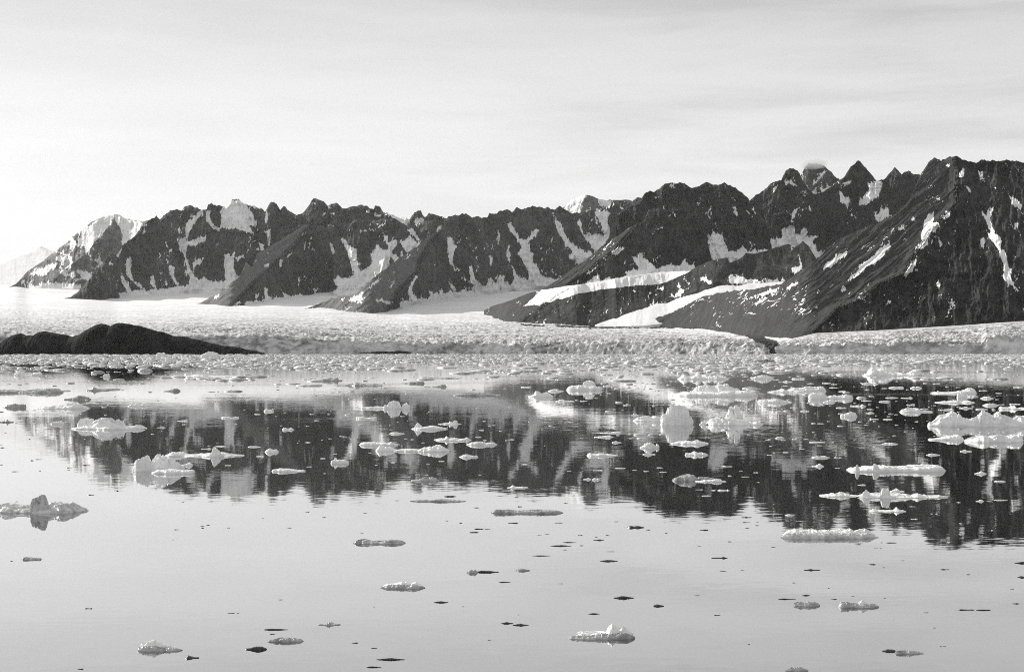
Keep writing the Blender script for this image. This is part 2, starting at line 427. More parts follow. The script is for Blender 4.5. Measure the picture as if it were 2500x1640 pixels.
    if speckle > 0:
        w9 = fbm(PX / 14, py / 14, seed + 92, 3, .6) * 16
        q = ridged((PX + sh + 0.35 * py + w9) / 9, (py - 0.5 * PX + w9) / 24, seed + 9, 3, 0.6) + 0.5 * fbm(PX / 40, py / 40, seed + 10, 2)
        sn = np.maximum(sn, np.clip((q - (1 - speckle)) * 8, 0, 0.9))
    # skirt below the foot, far side behind the crest
    nb = 14
    sk = [np.stack([X[0], Y[0] + 5, Z[0] - extend * ppm], -1)]
    front = np.stack([X, Y, Z], -1)
    back = []
    for i in range(1, nb + 1):
        b = i / nb; zz = Z[-1] - (Z[-1] + 40) * b ** 1.1
        yy = Y[-1] + (Z[-1] - zz) / math.tan(math.radians(40)) + fbm(px / 20, 0 * px + b * 4, seed + 12, 4) * 60 * b
        back.append(np.stack([(px - CX) / FPX * Y[-1], yy, zz], -1))
    V = np.concatenate([np.array(sk), front, np.array(back)], 0)
    SN = np.concatenate([sn[:1], sn, np.repeat(sn[-1:], nb, 0) * 0.6], 0)
    o = mesh_obj(name, V, grid_faces(V.shape[0], nc), mat or ROCK, {'snow': SN, 'scree': np.concatenate([scree[:1], scree, np.repeat(scree[-1:], nb, 0)], 0)})
    return tag(o, label, cat, kind='structure')

c1 = lambda *p: cv('c1', p)
c2 = lambda *p: cv('c2', p)
c3 = lambda *p: cv('c3', p)
c4 = lambda *p: cv('c4', p)

# far snowy ridge on the left edge
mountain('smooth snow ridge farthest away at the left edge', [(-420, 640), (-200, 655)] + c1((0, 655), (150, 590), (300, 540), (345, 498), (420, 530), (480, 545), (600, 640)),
         [(-420, 700), (0, 700), (200, 705)], 12500, slope=9, rough=0.2, jag=0.6, allsnow=True, mat=ROCK_HAZED, seed=3, spurs=[(c1((345, 480), (430, 640), (520, 800)), 0.45, .6, 0)])

# pointed peak with the snowy left flank
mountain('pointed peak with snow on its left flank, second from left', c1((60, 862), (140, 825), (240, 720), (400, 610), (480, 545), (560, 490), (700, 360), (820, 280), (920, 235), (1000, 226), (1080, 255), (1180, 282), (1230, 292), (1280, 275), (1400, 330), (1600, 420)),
         c1((60, 866), (140, 830), (240, 862), (450, 862), (700, 870), (1600, 900)), glacY, slope=36, mat=ROCK_HAZED, seed=5, rough=0.7, jag=1.2, speckle=0.25,
         spurs=[(c1((990, 228), (965, 320), (870, 420), (765, 545), (560, 700), (420, 860)), 1.1, 0.5, 0), (c1((1280, 270), (1230, 330), (1150, 450), (1040, 600), (900, 860)), .5, .5, 6)],
         snow=[c1((900, 225), (990, 220), (960, 320), (870, 410), (800, 490), (770, 540), (740, 540), (735, 500), (660, 490), (710, 400), (720, 360), (830, 285)),
               c1((985, 225), (1080, 255), (1180, 280), (1240, 300), (1210, 360), (1180, 390), (1100, 420), (1060, 400), (1030, 330), (995, 280)),
               c1((1050, 440), (1200, 370), (1215, 385), (1090, 480), (1060, 500)), c1((480, 620), (540, 590), (530, 620), (490, 640)),
               c1((290, 720), (430, 655), (520, 650), (440, 700), (420, 730), (330, 760), (270, 765)), c1((520, 720), (620, 655), (600, 690), (500, 745)),
               c1((650, 690), (720, 720), (840, 740), (760, 810), (700, 760)), c1((220, 862), (330, 835), (480, 815), (700, 830), (700, 880), (220, 880))])

# long dark wall with gullies, left
mountain('dark gullied mountain with a round snowfield near its top', c1((560, 950), (615, 940), (720, 850), (800, 760), (900, 640), (960, 580), (1020, 570), (1080, 480), (1180, 400), (1240, 330), (1300, 265), (1350, 250), (1385, 270), (1430, 230), (1470, 200), (1530, 180), (1570, 195), (1600, 165), (1640, 155), (1680, 170), (1790, 180), (1800, 150), (1830, 130), (1870, 145), (1900, 145), (1960, 160), (2000, 120), (2010, 105), (2060, 98), (2120, 130), (2160, 145))
         + c2((0, 135), (130, 160), (165, 205), (220, 125), (265, 125), (300, 180), (325, 158), (345, 160), (360, 190), (445, 240), (560, 330), (700, 450)),
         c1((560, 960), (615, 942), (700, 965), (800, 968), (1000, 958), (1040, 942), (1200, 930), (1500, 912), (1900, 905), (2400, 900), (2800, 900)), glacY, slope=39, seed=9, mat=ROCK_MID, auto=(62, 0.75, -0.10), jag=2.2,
         spurs=[(c1((1010, 560), (930, 700), (860, 860), (840, 970)), 1.0, .6, -25)],
         snow=[c1((1920, 180), (1990, 115), (2060, 95), (2130, 140), (2190, 205), (2200, 250), (2225, 305), (2160, 320), (2210, 400), (2110, 370), (2040, 350), (1990, 355), (1920, 330), (1915, 280), (1925, 240), (1900, 200)),
               c1((2160, 130), (2280, 150), (2280, 175), (2200, 165)),
               c1((1800, 185), (1830, 170), (1810, 240), (1840, 310), (1920, 350), (1890, 370), (1810, 320), (1780, 260)),
               c1((1760, 185), (1740, 240), (1690, 290), (1630, 400), (1615, 430), (1610, 470), (1700, 440), (1790, 410), (1780, 450), (1690, 500), (1625, 490), (1605, 540), (1610, 600), (1640, 680), (1690, 770), (1800, 790), (1850, 800), (1930, 820), (1960, 790), (1950, 700), (1945, 580), (1980, 560), (1990, 620), (2040, 520), (2030, 600), (2020, 680), (2040, 750), (2090, 760), (2200, 780), (2200, 930), (1900, 930), (1500, 935), (1200, 945), (1040, 950), (1030, 905), (1130, 890), (1270, 880), (1420, 870), (1560, 850), (1640, 840), (1640, 770), (1590, 730), (1620, 700), (1590, 560), (1540, 450), (1600, 420), (1610, 300), (1700, 240), (1740, 190)),
               c1((1460, 680), (1520, 680), (1500, 760), (1560, 830), (1540, 850), (1480, 770)), c1((1100, 600), (1140, 590), (1130, 700), (1150, 790), (1270, 880), (1200, 860), (1110, 760), (1085, 650)),
               c1((1040, 720), (1080, 790), (1150, 890), (1120, 895), (1050, 810)), c1((1310, 755), (1330, 750), (1340, 830), (1360, 880), (1310, 830)), c1((1425, 790), (1445, 790), (1450, 850), (1430, 840)),
               c2((190, 360), (220, 360), (210, 480), (195, 510)), c2((168, 200), (195, 205), (182, 320), (168, 290)), c1((1660, 650), (1760, 590), (1770, 600), (1680, 690)), c1((2040, 600), (2120, 575), (2060, 625))])

# ridge behind the left spurs
mountain('jagged dark ridge behind the two triangular left spurs', c2((250, 420), (380, 330), (445, 240), (480, 225), (530, 165), (580, 100), (600, 95), (650, 100), (715, 150), (780, 120), (860, 180), (950, 150), (1000, 140), (1080, 175), (1110, 180), (1120, 145), (1165, 150), (1190, 200), (1300, 240), (1420, 265), (1440, 230), (1490, 190), (1520, 200), (1550, 245), (1590, 220), (1650, 225), (1730, 265), (1850, 330), (2000, 420)),
         c2((250, 800), (2000, 800)), 8700, slope=40, seed=15, mat=ROCK_MID, auto=(55, 0.7, -0.05), jag=2.0,
         snow=[c2((730, 205), (770, 205), (770, 222), (720, 217)), c2((1120, 228), (1180, 228), (1180, 252), (1110, 250)), c2((1195, 200), (1290, 236), (1400, 250), (1425, 310), (1390, 325), (1320, 290), (1220, 230)),
               c2((1470, 270), (1520, 250), (1550, 260), (1550, 290), (1440, 335), (1470, 300)), c2((655, 240), (690, 190), (720, 150), (745, 165), (700, 190), (670, 245)), c2((1035, 185), (1065, 185), (1062, 218)),
               c2((410, 290), (475, 325), (460, 362), (430, 330)), c2((700, 312), (765, 318), (760, 332), (700, 328))])
mountain('dark crag above the shaded snow bowl, between two triangular spurs', c2((760, 560), (830, 430), (900, 310), (940, 280), (1020, 260), (1080, 290), (1180, 265), (1290, 260), (1400, 325), (1480, 320), (1560, 290), (1640, 260), (1710, 275), (1850, 330)),
         c2((760, 940), (1000, 915), (1850, 880)), 8100, slope=37, seed=19, mat=ROCK_MID, auto=(60, 0.7, -0.05), rough=0.8,
         snow=[c2((820, 425), (870, 450), (880, 490), (960, 530), (970, 600), (990, 640), (970, 690), (1000, 720), (1050, 690), (1100, 640), (1080, 560), (1110, 580), (1130, 490), (1200, 530), (1240, 540), (1200, 440), (1190, 370), (1210, 400), (1240, 480), (1300, 430), (1310, 470), (1260, 540), (1330, 620), (1300, 640), (1250, 590), (1240, 680), (1300, 960), (700, 960), (640, 890), (780, 880), (800, 840), (750, 790), (800, 760), (880, 780), (960, 740), (920, 680), (870, 540)),
               c2((1330, 470), (1420, 420), (1500, 470), (1545, 480), (1440, 560), (1380, 540)), c2((1390, 365), (1440, 345), (1500, 420), (1540, 480), (1480, 430), (1440, 400)), c2((1640, 370), (1690, 320), (1700, 350), (1660, 390)), c2((1340, 545), (1370, 590), (1340, 620))])

# first triangular spur
mountain('left triangular rock spur rising from the glacier', c1((1690, 1000), (1740, 990), (1900, 900), (2080, 760), (2180, 690)) + c2((0, 635), (100, 560), (200, 510), (330, 430), (430, 370), (500, 320), (560, 332), (640, 318), (700, 335), (770, 330), (800, 370), (830, 430), (880, 540), (920, 690), (960, 780), (1000, 880)),
         c1((1690, 1004), (1740, 993), (1950, 1030), (2100, 1022)) + c2((0, 1012), (200, 970), (500, 928), (750, 892), (1000, 905)), glacY, slope=38, seed=23, mat=ROCK_MID, rough=0.75, jag=1.6, lean=1.3,
         spurs=[(c2((540, 325), (480, 420), (350, 560), (240, 650), (130, 760), (0, 900), (-120, 1020)), 0.95, 0.12, 0), (c2((780, 330), (800, 480), (830, 650), (800, 860)), .35, .8, 18), (c2((640, 320), (640, 520), (560, 720), (480, 930)), .35, .5, 22)],
         snow=[c2((160, 662), (210, 632), (216, 650), (175, 678)), c2((348, 592), (412, 545), (414, 565), (360, 600)), c2((490, 388), (525, 362), (524, 384), (500, 395)), c2((703, 455), (740, 478), (785, 560), (845, 660), (815, 640), (757, 562)),
               c2((80, 920), (120, 898), (118, 920), (90, 965)), c2((160, 850), (190, 858), (187, 920), (215, 972), (165, 965)), c2((308, 896), (342, 900), (390, 945), (335, 945)), c2((578, 860), (640, 878), (740, 885), (600, 885)),
               c2((298, 610), (316, 615), (306, 692), (296, 670)), c2((0, 985), (250, 950), (500, 915), (500, 935), (0, 1016)), c1((1850, 930), (1900, 925), (1900, 945), (1860, 950)), c1((2010, 1010), (2060, 975), (2100, 985), (2030, 1020)), c2((540, 480), (565, 470), (555, 500)), c2((560, 430), (585, 425), (565, 440))])

# second triangular spur and the long wall behind it to the right
mountain('long dark rock wall with branching snow gullies and a triangular left spur', c2((500, 1042), (540, 1035), (750, 950), (860, 935), (960, 900), (1080, 800), (1200, 710), (1300, 630), (1400, 560), (1500, 490), (1560, 440), (1640, 390), (1700, 340), (1730, 265), (1790, 235), (1850, 235), (1910, 213), (1960, 260), (2000, 245), (2090, 265), (2110, 210), (2180, 215))
         + c3((0, 325), (80, 320), (140, 300), (160, 325), (200, 290), (250, 295), (280, 280), (340, 275), (390, 275), (430, 290), (460, 285), (500, 300), (545, 268), (590, 295), (630, 325), (700, 330), (760, 310), (830, 290), (900, 285), (960, 260), (1000, 240), (1060, 232), (1110, 235), (1160, 205), (1220, 240), (1400, 400)),
         c2((500, 1044), (540, 1038), (750, 1046), (950, 1076), (1100, 1088), (1180, 1082), (1350, 1032), (1700, 962), (2270, 897)) + c3((200, 952), (400, 937), (1400, 920)), lambda px, py: glacY(np.minimum(px, 1300), np.where(px < 1300, py, ip(c3((200, 952), (400, 937)), 1300.0))), slope=39, seed=27, mat=ROCK_MID, auto=(58, 0.62, -0.12), jag=2.2, rough=0.9, lean=1.2,
         spurs=[(c2((1730, 262), (1690, 370), (1600, 480), (1520, 600), (1480, 720), (1400, 810), (1320, 880), (1230, 1080)), 1.0, 0.2, -85), (c2((1900, 215), (1800, 500), (1700, 800), (1650, 960)), .5, .5, -30)],
         snow=[c2((820, 962), (862, 938), (852, 972)), c2((882, 962), (1025, 885), (1012, 932), (950, 978)), c2((968, 978), (1040, 938), (1037, 957), (990, 985)), c2((1068, 855), (1110, 808), (1208, 752), (1130, 822), (1080, 864)), c2((1365, 615), (1430, 566), (1434, 586), (1380, 624)), c2((1468, 545), (1512, 513), (1514, 527), (1480, 550)),
               c2((1110, 962), (1200, 962), (1290, 995), (1230, 1000), (1150, 978)), c2((1628, 672), (1655, 638), (1650, 665)),
               c2((1410, 880), (1430, 820), (1470, 757), (1485, 765), (1440, 860), (1450, 930), (1500, 965), (1590, 950), (1600, 920), (1590, 870), (1640, 910), (1690, 880), (1700, 860), (1710, 910), (1900, 890), (1980, 870), (2060, 850), (2160, 850), (2270, 820), (2300, 920), (1700, 985), (1350, 1050), (1330, 985), (1440, 975)),
               c2((1735, 778), (1790, 830), (1840, 885), (1890, 860), (1905, 882), (1800, 885)), c2((1850, 740), (1910, 790), (1940, 830), (1950, 760), (1930, 690), (1960, 650), (1968, 720), (1990, 790), (2065, 852), (1990, 845), (1900, 795)),
               c2((1755, 430), (1790, 415), (1795, 490), (1845, 500), (1795, 560), (1790, 620), (1815, 690), (1860, 690), (1820, 712), (1775, 640), (1745, 540)), c2((2105, 580), (2142, 590), (2118, 695)), c2((2185, 355), (2202, 400), (2182, 495)), c2((2010, 340), (2030, 345), (2025, 385)),
               c3((-40, 880), (0, 850), (40, 880), (65, 820), (110, 820), (100, 870), (150, 900), (185, 860), (170, 780), (120, 660), (120, 610), (150, 570), (140, 620), (160, 720), (200, 820), (270, 860), (300, 850), (290, 790), (240, 690), (205, 630), (240, 600), (210, 540), (160, 480), (120, 400), (150, 400), (180, 450), (220, 535), (290, 540), (340, 450), (380, 455), (330, 520), (290, 560), (310, 640), (340, 660), (330, 710), (370, 780), (440, 840), (560, 850), (560, 980), (-60, 990)),
               c3((482, 305), (505, 360), (545, 410), (565, 460), (605, 530), (690, 610), (785, 625), (805, 655), (700, 735), (670, 715), (665, 660), (595, 580), (535, 490), (505, 390)),
               c3((680, 380), (710, 390), (730, 490), (800, 510), (830, 470), (900, 510), (880, 430), (820, 330), (850, 290), (940, 320), (965, 285), (910, 380), (940, 440), (930, 540), (900, 570), (815, 645), (800, 600), (720, 490), (700, 440)),
               c3((1020, 310), (1140, 300), (1190, 255), (1225, 270), (1130, 400), (1080, 455), (1050, 430)), c3((850, 225), (960, 230), (940, 270), (850, 268))])

# small snowy peak far behind
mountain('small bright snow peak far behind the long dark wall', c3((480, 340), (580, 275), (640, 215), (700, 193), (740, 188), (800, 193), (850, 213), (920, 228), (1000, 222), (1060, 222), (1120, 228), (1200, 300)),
         c3((480, 420), (1200, 420)), 10200, slope=34, seed=31, rough=0.6, jag=1.2, speckle=0.2, mat=ROCK_HAZED,
         spurs=[(c3((745, 185), (710, 260), (680, 420)), 1.1, .6, 0)], snow=[c3((560, 310), (640, 210), (720, 180), (760, 190), (705, 260), (685, 420), (600, 420)), c3((850, 215), (960, 225), (940, 270), (850, 268))])

# ridges at the back right
mountain('hazy rounded summit touched by a wisp of cloud', c4((380, 320), (440, 215), (480, 140), (500, 118), (560, 108), (610, 125), (650, 160), (690, 200), (720, 225), (800, 320)),
         c4((380, 560), (800, 560)), 8300, slope=42, seed=35, rough=0.8, jag=1.4, mat=ROCK_MID, auto=(40, .6, -.05),
         snow=[c4((440, 280), (490, 262), (530, 310), (590, 325), (540, 350), (480, 325)), c4((575, 280), (600, 300), (660, 280), (722, 228), (730, 250), (660, 300), (605, 335)), c4((520, 265), (600, 180), (625, 150), (615, 185), (540, 265))])
mountain('row of dark pointed peaks at the back right', c4((-60, 440), (0, 400), (80, 372), (130, 340), (190, 300), (250, 250), (310, 230), (340, 170), (370, 148), (400, 148), (440, 180), (475, 260), (540, 330), (590, 330), (660, 285), (720, 240), (760, 205), (800, 140), (850, 95), (870, 105), (930, 170), (985, 235), (1030, 230), (1060, 205), (1090, 165), (1115, 138), (1140, 165), (1160, 190), (1180, 170), (1210, 168), (1245, 195), (1280, 190), (1400, 250), (1600, 300)),
         c4((-60, 860), (200, 800), (600, 800), (1000, 720), (1600, 700)), 6850, slope=41, seed=39, auto=(58, 0.7, -0.12), jag=1.8, rough=1.0,
         snow=[c4((330, 238), (370, 238), (425, 265), (400, 275), (340, 258)), c4((720, 305), (760, 340), (800, 370), (790, 392), (730, 392)), c4((855, 385), (900, 330), (930, 300), (920, 238), (985, 238), (1028, 248), (1000, 330), (960, 382), (880, 392)), c4((740, 260), (800, 232), (815, 245), (760, 275)),
               c4((400, 440), (430, 430), (405, 500), (385, 535)), c4((310, 575), (370, 550), (400, 580), (410, 610), (445, 610), (470, 560), (490, 590), (485, 630), (540, 620), (575, 618), (530, 660), (560, 690), (560, 740), (500, 740), (370, 740), (245, 718), (230, 650), (320, 640)),
               c4((-60, 760), (0, 740), (40, 690), (70, 690), (80, 730), (110, 680), (160, 700), (215, 720), (160, 800), (-60, 860)), c4((955, 450), (985, 470), (1010, 460), (1010, 418), (1040, 440), (1060, 418), (1070, 470), (1090, 480), (1000, 528), (980, 510)), c4((520, 735), (630, 730), (650, 750), (570, 820), (530, 770)), c4((240, 340), (260, 280), (295, 252), (262, 312)), c4((500, 400), (525, 430), (510, 460))])

# central mountain: back part, then its big triangular front
mountain('broad dark summit in the right middle of the skyline', c3((1000, 330), (1100, 260), (1190, 210), (1220, 170), (1260, 150), (1290, 165), (1330, 135), (1380, 95), (1450, 86), (1530, 90), (1590, 130), (1650, 115), (1710, 86), (1760, 105), (1810, 100), (1850, 78), (1870, 100), (1930, 125), (1960, 150), (1990, 170), (2040, 215), (2100, 300), (2200, 420)),
         c3((1000, 700), (1700, 790), (2000, 760), (2200, 720)), 6450, slope=42, seed=43, auto=(60, 0.65, -0.1), jag=1.6,
         snow=[c3((1705, 478), (1740, 520), (1760, 480), (1830, 490), (1840, 540), (1880, 600), (1890, 630), (1960, 630), (1990, 580), (2010, 600), (2040, 630), (2090, 605), (2200, 620), (2200, 780), (1780, 800), (1700, 690), (1705, 600), (1740, 580)),
               c3((1615, 238), (1640, 262), (1655, 295), (1632, 270)), c3((1695, 335), (1755, 265), (1745, 300), (1690, 350)), c3((1910, 275), (1940, 285), (1952, 365), (1930, 330)), c3((1400, 115), (1450, 110), (1470, 130), (1420, 128)), c3((1900, 190), (1950, 225), (1940, 235))])
mountain('dark triangular mountain front in the middle right, snow at its foot', c3((330, 960), (390, 940), (550, 840), (700, 730), (850, 620), (1000, 510), (1100, 440), (1200, 395), (1250, 300), (1330, 285), (1400, 300), (1500, 290), (1620, 320), (1660, 400), (1700, 470), (1720, 580), (1750, 690), (1800, 790)),
         c3((330, 965), (390, 945), (750, 892), (1060, 840), (1350, 800), (1800, 800)), 5950, slope=38, seed=47, rough=0.8, jag=1.6, lean=1.2,
         spurs=[(c3((1240, 290), (1160, 420), (1080, 520), (1000, 620), (880, 700), (750, 800), (600, 910)), 0.95, 0.12, 0), (c3((1420, 295), (1400, 450), (1300, 600), (1280, 780)), .35, .5, 20), (c3((1620, 320), (1640, 480), (1660, 640), (1640, 780)), .35, .8, 26)],
         snow=[c3((635, 888), (712, 842), (690, 874)), c3((748, 808), (852, 726), (832, 758), (760, 812)), c3((888, 693), (920, 656), (922, 677), (900, 698)), c3((943, 645), (960, 608), (1000, 596), (1056, 603), (1054, 617), (990, 642), (960, 648)),
               c3((740, 895), (830, 820), (860, 812), (880, 870), (940, 828), (970, 855), (1060, 830), (1085, 820), (1045, 787), (1080, 783), (1172, 770), (1165, 740), (1115, 675), (1180, 650), (1230, 700), (1300, 760), (1400, 738), (1500, 742), (1540, 680), (1545, 730), (1620, 752), (1620, 830), (740, 910))])

T2_BASE = c3((820, 1218), (860, 1203), (1000, 1222), (1200, 1222), (1400, 1200), (1600, 1080), (1800, 1010)) + c4((0, 1060), (420, 1000))
def tongue_foot(px, py=None):
    return np.interp(px, [1440, 1480, 1560, 1640, 1760, 1950], [5200, 5100, 5000, 5030, 5080, 5150])
def tongueY(px, py):
    b = ip(T2_BASE, px); yb = tongue_foot(px)
    return yb + (b - py) * yb / FPX / math.tan(math.radians(12))
# low moraine ridge running up to the right, with the snow tongue spilling over its left end
mountain('low dark moraine ridge with a snow tongue spilling over its left end', c3((-60, 1100), (0, 1065), (130, 1028), (300, 960), (400, 935), (640, 900), (750, 885), (1060, 835), (1350, 795), (1570, 785), (1640, 750), (1720, 710), (1800, 690), (1870, 680), (1890, 720), (1950, 700), (2000, 670), (2080, 650))
         + c4((60, 745), (200, 730), (360, 680), (400, 710), (430, 690), (460, 660), (500, 690), (560, 790), (640, 900)),
         c3((-60, 1110), (20, 1170), (150, 1200), (480, 1217), (750, 1232), (860, 1206), (1100, 1124), (1300, 1054), (1650, 964), (1760, 910), (2080, 905)) + c4((180, 945), (330, 940), (640, 930)),
         lambda px, py: np.where(px < 1464, glacY(px, py), tongueY(px, py) + 8), slope=19, seed=53, rough=0.4, jag=0.6, lean=1.0,
         spurs=[(c3((700, 880), (500, 1000), (300, 1130), (200, 1210)), .35, .1, 0), (c3((1900, 650), (1800, 800), (1700, 900)), .5, .6, 0)],
         smooth_snow=[c3((250, 1064), (330, 1000), (400, 925), (640, 880), (750, 865), (1060, 815), (1350, 775), (1590, 770), (1560, 795), (1440, 850), (1330, 890), (1080, 905), (870, 935), (700, 965), (640, 985), (560, 1010), (520, 1005), (470, 1035), (420, 1030), (380, 1062), (340, 1050))],
         snow=[c3((1375, 965), (1400, 985), (1450, 968), (1500, 930), (1535, 928), (1510, 972), (1430, 995)), c3((1310, 920), (1370, 908), (1362, 937)), c3((1090, 945), (1150, 933), (1142, 952)), c3((715, 1075), (762, 1048), (742, 1078)), c3((760, 1103), (802, 1083), (782, 1107)), c3((590, 1018), (655, 988), (605, 1024)),
               c3((193, 1047), (232, 1013), (222, 1042)), c3((163, 1137), (187, 1123), (180, 1138)), c3((1655, 838), (1690, 832), (1755, 885), (1730, 895)), c3((1480, 890), (1500, 885), (1495, 925)), c4((378, 838), (410, 850), (440, 822), (468, 850), (400, 895)), c4((-60, 905), (0, 905), (60, 928), (180, 942), (340, 930), (340, 960), (-60, 960)), c4((425, 750), (440, 760), (460, 850), (450, 850))])

# second glacier tongue
mountain('smooth white glacier tongue between two dark moraine slopes', c3((820, 1215), (860, 1198), (1100, 1118), (1300, 1048), (1650, 958), (1740, 915), (2080, 882)) + c4((0, 960), (200, 955), (330, 948), (420, 945)),
         T2_BASE, tongue_foot, slope=12, seed=57, rough=0.12, jag=0.4, allsnow=True, cat='glacier', name='glacier_tongue')

# right massif
R1F = [float(q) for q in glacY(np.array([1560., 1620, 1700, 1800, 1888]), np.array([797., 797, 800, 818, 838]))]
print('R1F', R1F, glacY(np.array([1440.,1480,1560,1640]),np.array([792.,793,796,796])))
mountain('massive dark right mountain with streaked scree slope and steep right face', c3((1180, 1215), (1270, 1170), (1340, 1150), (1500, 1080), (1640, 1000), (1800, 960))
         + c4((0, 1008), (180, 990), (320, 960), (440, 880), (560, 790), (700, 655), (850, 590), (1000, 525), (1120, 470), (1200, 400), (1260, 270), (1300, 190), (1350, 105), (1390, 75), (1440, 95), (1500, 70), (1550, 60), (1600, 95), (1700, 105), (1720, 92), (1800, 95), (1850, 100), (1900, 92), (2024, 105), (2200, 60), (2500, 150), (2900, 320)),
         c3((1180, 1222), (1300, 1224), (1500, 1228)) + c4((0, 1275), (130, 1330), (250, 1395), (290, 1374), (560, 1314), (1000, 1294), (1500, 1264), (2024, 1229), (2900, 1170)),
         lambda px, py: np.where(px < 1888, np.interp(px, [1560, 1620, 1700, 1800, 1888], R1F), rgY(px, py)), slope=38, seed=61, ksm=60, rough=0.7, jag=1.8, lean=1.2,
         spurs=[(c4((1545, 55), (1560, 380), (1400, 560), (1290, 700), (1200, 880), (1000, 960), (900, 1060), (720, 1130), (600, 1240), (520, 1320)), 0.85, 0.42, 0),
                (c4((1900, 80), (1780, 420), (1640, 700), (1500, 1000), (1400, 1280)), .08, .5, 10), (c4((2250, 80), (2080, 500), (1960, 900), (1900, 1230)), .1, .5, 0), (c4((1390, 70), (1340, 300), (1250, 480)), .8, .5, 30)],
         snow=[c4((598, 862), (640, 808), (720, 757), (825, 695), (750, 772), (650, 845)), c4((765, 945), (840, 878), (880, 818), (940, 778), (1000, 718), (1070, 672), (1064, 722), (1000, 793), (930, 833), (840, 903)), c4((1296, 632), (1318, 530), (1340, 488), (1384, 450), (1384, 540), (1434, 553), (1390, 593), (1342, 642), (1354, 682), (1290, 715), (1245, 724), (1280, 678), (1318, 668)),
               c4((1436, 492), (1480, 463), (1520, 446), (1502, 482), (1470, 504)), c4((1176, 895), (1220, 828), (1264, 781), (1264, 822), (1212, 892), (1188, 915)), c4((1216, 524), (1258, 492), (1244, 522)), c4((1082, 594), (1110, 568), (1104, 592)), c4((1132, 583), (1160, 553), (1204, 542), (1150, 588)), c4((1026, 652), (1058, 632), (1054, 652)), c4((1000, 690), (1030, 676), (1020, 700)),
               c4((16, 1072), (120, 1050), (200, 1018), (290, 986), (304, 1000), (200, 1042), (100, 1068)), c4((96, 1112), (200, 1057), (224, 1068), (140, 1108)), c4((336, 984), (432, 944), (436, 960), (350, 993)), c4((722, 1003), (760, 982), (770, 1010), (735, 1020)), c4((546, 1033), (584, 1017), (572, 1033)), c4((650, 984), (690, 965), (672, 984)), c4((380, 1079), (418, 1058), (408, 1077)), c4((532, 1133), (572, 1122), (574, 1137)), c4((800, 1068), (830, 1056), (826, 1068)), c4((855, 1062), (880, 1046), (870, 1064)), c4((1165, 652), (1190, 640), (1190, 652)), c4((908, 975), (930, 966), (925, 976)), c4((935, 720), (948, 700), (948, 716)),
               c4((1706, 430), (1760, 480), (1778, 440), (1814, 415), (1782, 510), (1804, 560), (1814, 610), (1866, 638), (1856, 700), (1904, 760), (1910, 840), (1940, 870), (1926, 930), (1990, 1005), (1985, 1015), (1890, 935), (1850, 892), (1878, 900), (1876, 830), (1856, 740), (1796, 660), (1750, 596), (1786, 610), (1756, 520)),
               c4((1566, 172), (1602, 146), (1598, 200), (1570, 214)), c4((1698, 146), (1722, 200), (1744, 232), (1712, 232)), c4((1608, 268), (1640, 285), (1655, 315), (1625, 300)), c4((1696, 250), (1750, 232), (1764, 246)), c4((1718, 638), (1748, 648), (1738, 714), (1718, 692)), c4((1403, 943), (1427, 948), (1432, 988), (1408, 972)), c4((1916, 335), (1980, 376), (2014, 420), (1990, 436), (1940, 394)), c4((1462, 128), (1508, 112), (1498, 138)), c4((1015, 1062), (1045, 1075), (1030, 1080)), c4((1040, 1115), (1095, 1062), (1080, 1100))])

def cloud():
    n, m = 40, 22
    a = np.linspace(0, 2 * math.pi, n)[None, :]; b = np.linspace(-math.pi / 2, math.pi / 2, m)[:, None]
    r = 1 + 0.5 * fbm(np.cos(a) * 2 + np.cos(b) * 1.5 + 7, np.sin(a) * 2 + b * 1.7, 5, 4)
    x0_, y0_, z0_ = world(1988, 402, 8600)
    V = np.stack([x0_ + np.cos(a) * np.cos(b) * r * 78, y0_ + np.sin(a) * np.cos(b) * r * 150, z0_ + np.sin(b) * r * 27 + 0 * a], -1)
    m_ = bpy.data.materials.new('cloud_vapour'); m_.use_nodes = True; t = m_.node_tree; t.nodes.clear()
    o_ = t.nodes.new('ShaderNodeOutputMaterial'); v_ = t.nodes.new('ShaderNodeVolumePrincipled'); v_.inputs['Density Attribute'].default_value = ''
    v_.inputs['Color'].default_value = (0.97, 0.97, 0.97, 1); v_.inputs['Density'].default_value = 0.006; t.links.new(v_.outputs[0], o_.inputs['Volume'])
    o = mesh_obj('cloud', V, grid_faces(m, n), m_)
    tag(o, 'small wisp of cloud capping the hazy rounded summit', 'cloud', kind='stuff')
cloud()

# ------------------------------------------------------------------ black islets
def islet(label, prof, wl, depth, seed):
    Yc = dist_at(wl) + depth / 2
    px = np.arange(min(p[0] for p in prof) - 2, max(p[0] for p in prof) + 2, 1.2)
    top = ip(prof, px) + fbm(px / 16, 0 * px, seed, 5, .6) * 4
    X = (px - CX) / FPX * Yc; H = np.maximum(CAMH - (top - HY) / FPX * Yc, 0.4)
    s = np.linspace(-1, 1, 60)[:, None]
    f = np.clip(1 - np.abs(s) ** 1.7, 0, 1) ** 0.8
    wv = np.clip((px - px[0]) / 40, 0, 1) * 0 + (0.25 + 0.75 * np.sqrt(np.clip(H / H.max(), 0, 1)))
    Yg = Yc + s * depth / 2 * wv
    nz = fbm(X[None, :] / 26, Yg / 26, seed + 2, 5, .6)
    Z = H * f * (1 + 0.55 * nz * (1 - f)) + nz * 3.5 * f * (1 - f) * 4 - 0.5
    Z[0] = Z[-1] = -2
    Z = Z + (ridged(X[None, :] / 9, Yg / 9, seed + 5, 3, .6) - .5) * 3.4 * f * (1 - f) * 4
    Z[0] = Z[-1] = -2
    V = np.stack([np.broadcast_to(X, Z.shape), Yg, Z], -1)
    o = mesh_obj('islet', V, grid_faces(*Z.shape), BLACK)
    return tag(o, label, 'islet', kind='structure')
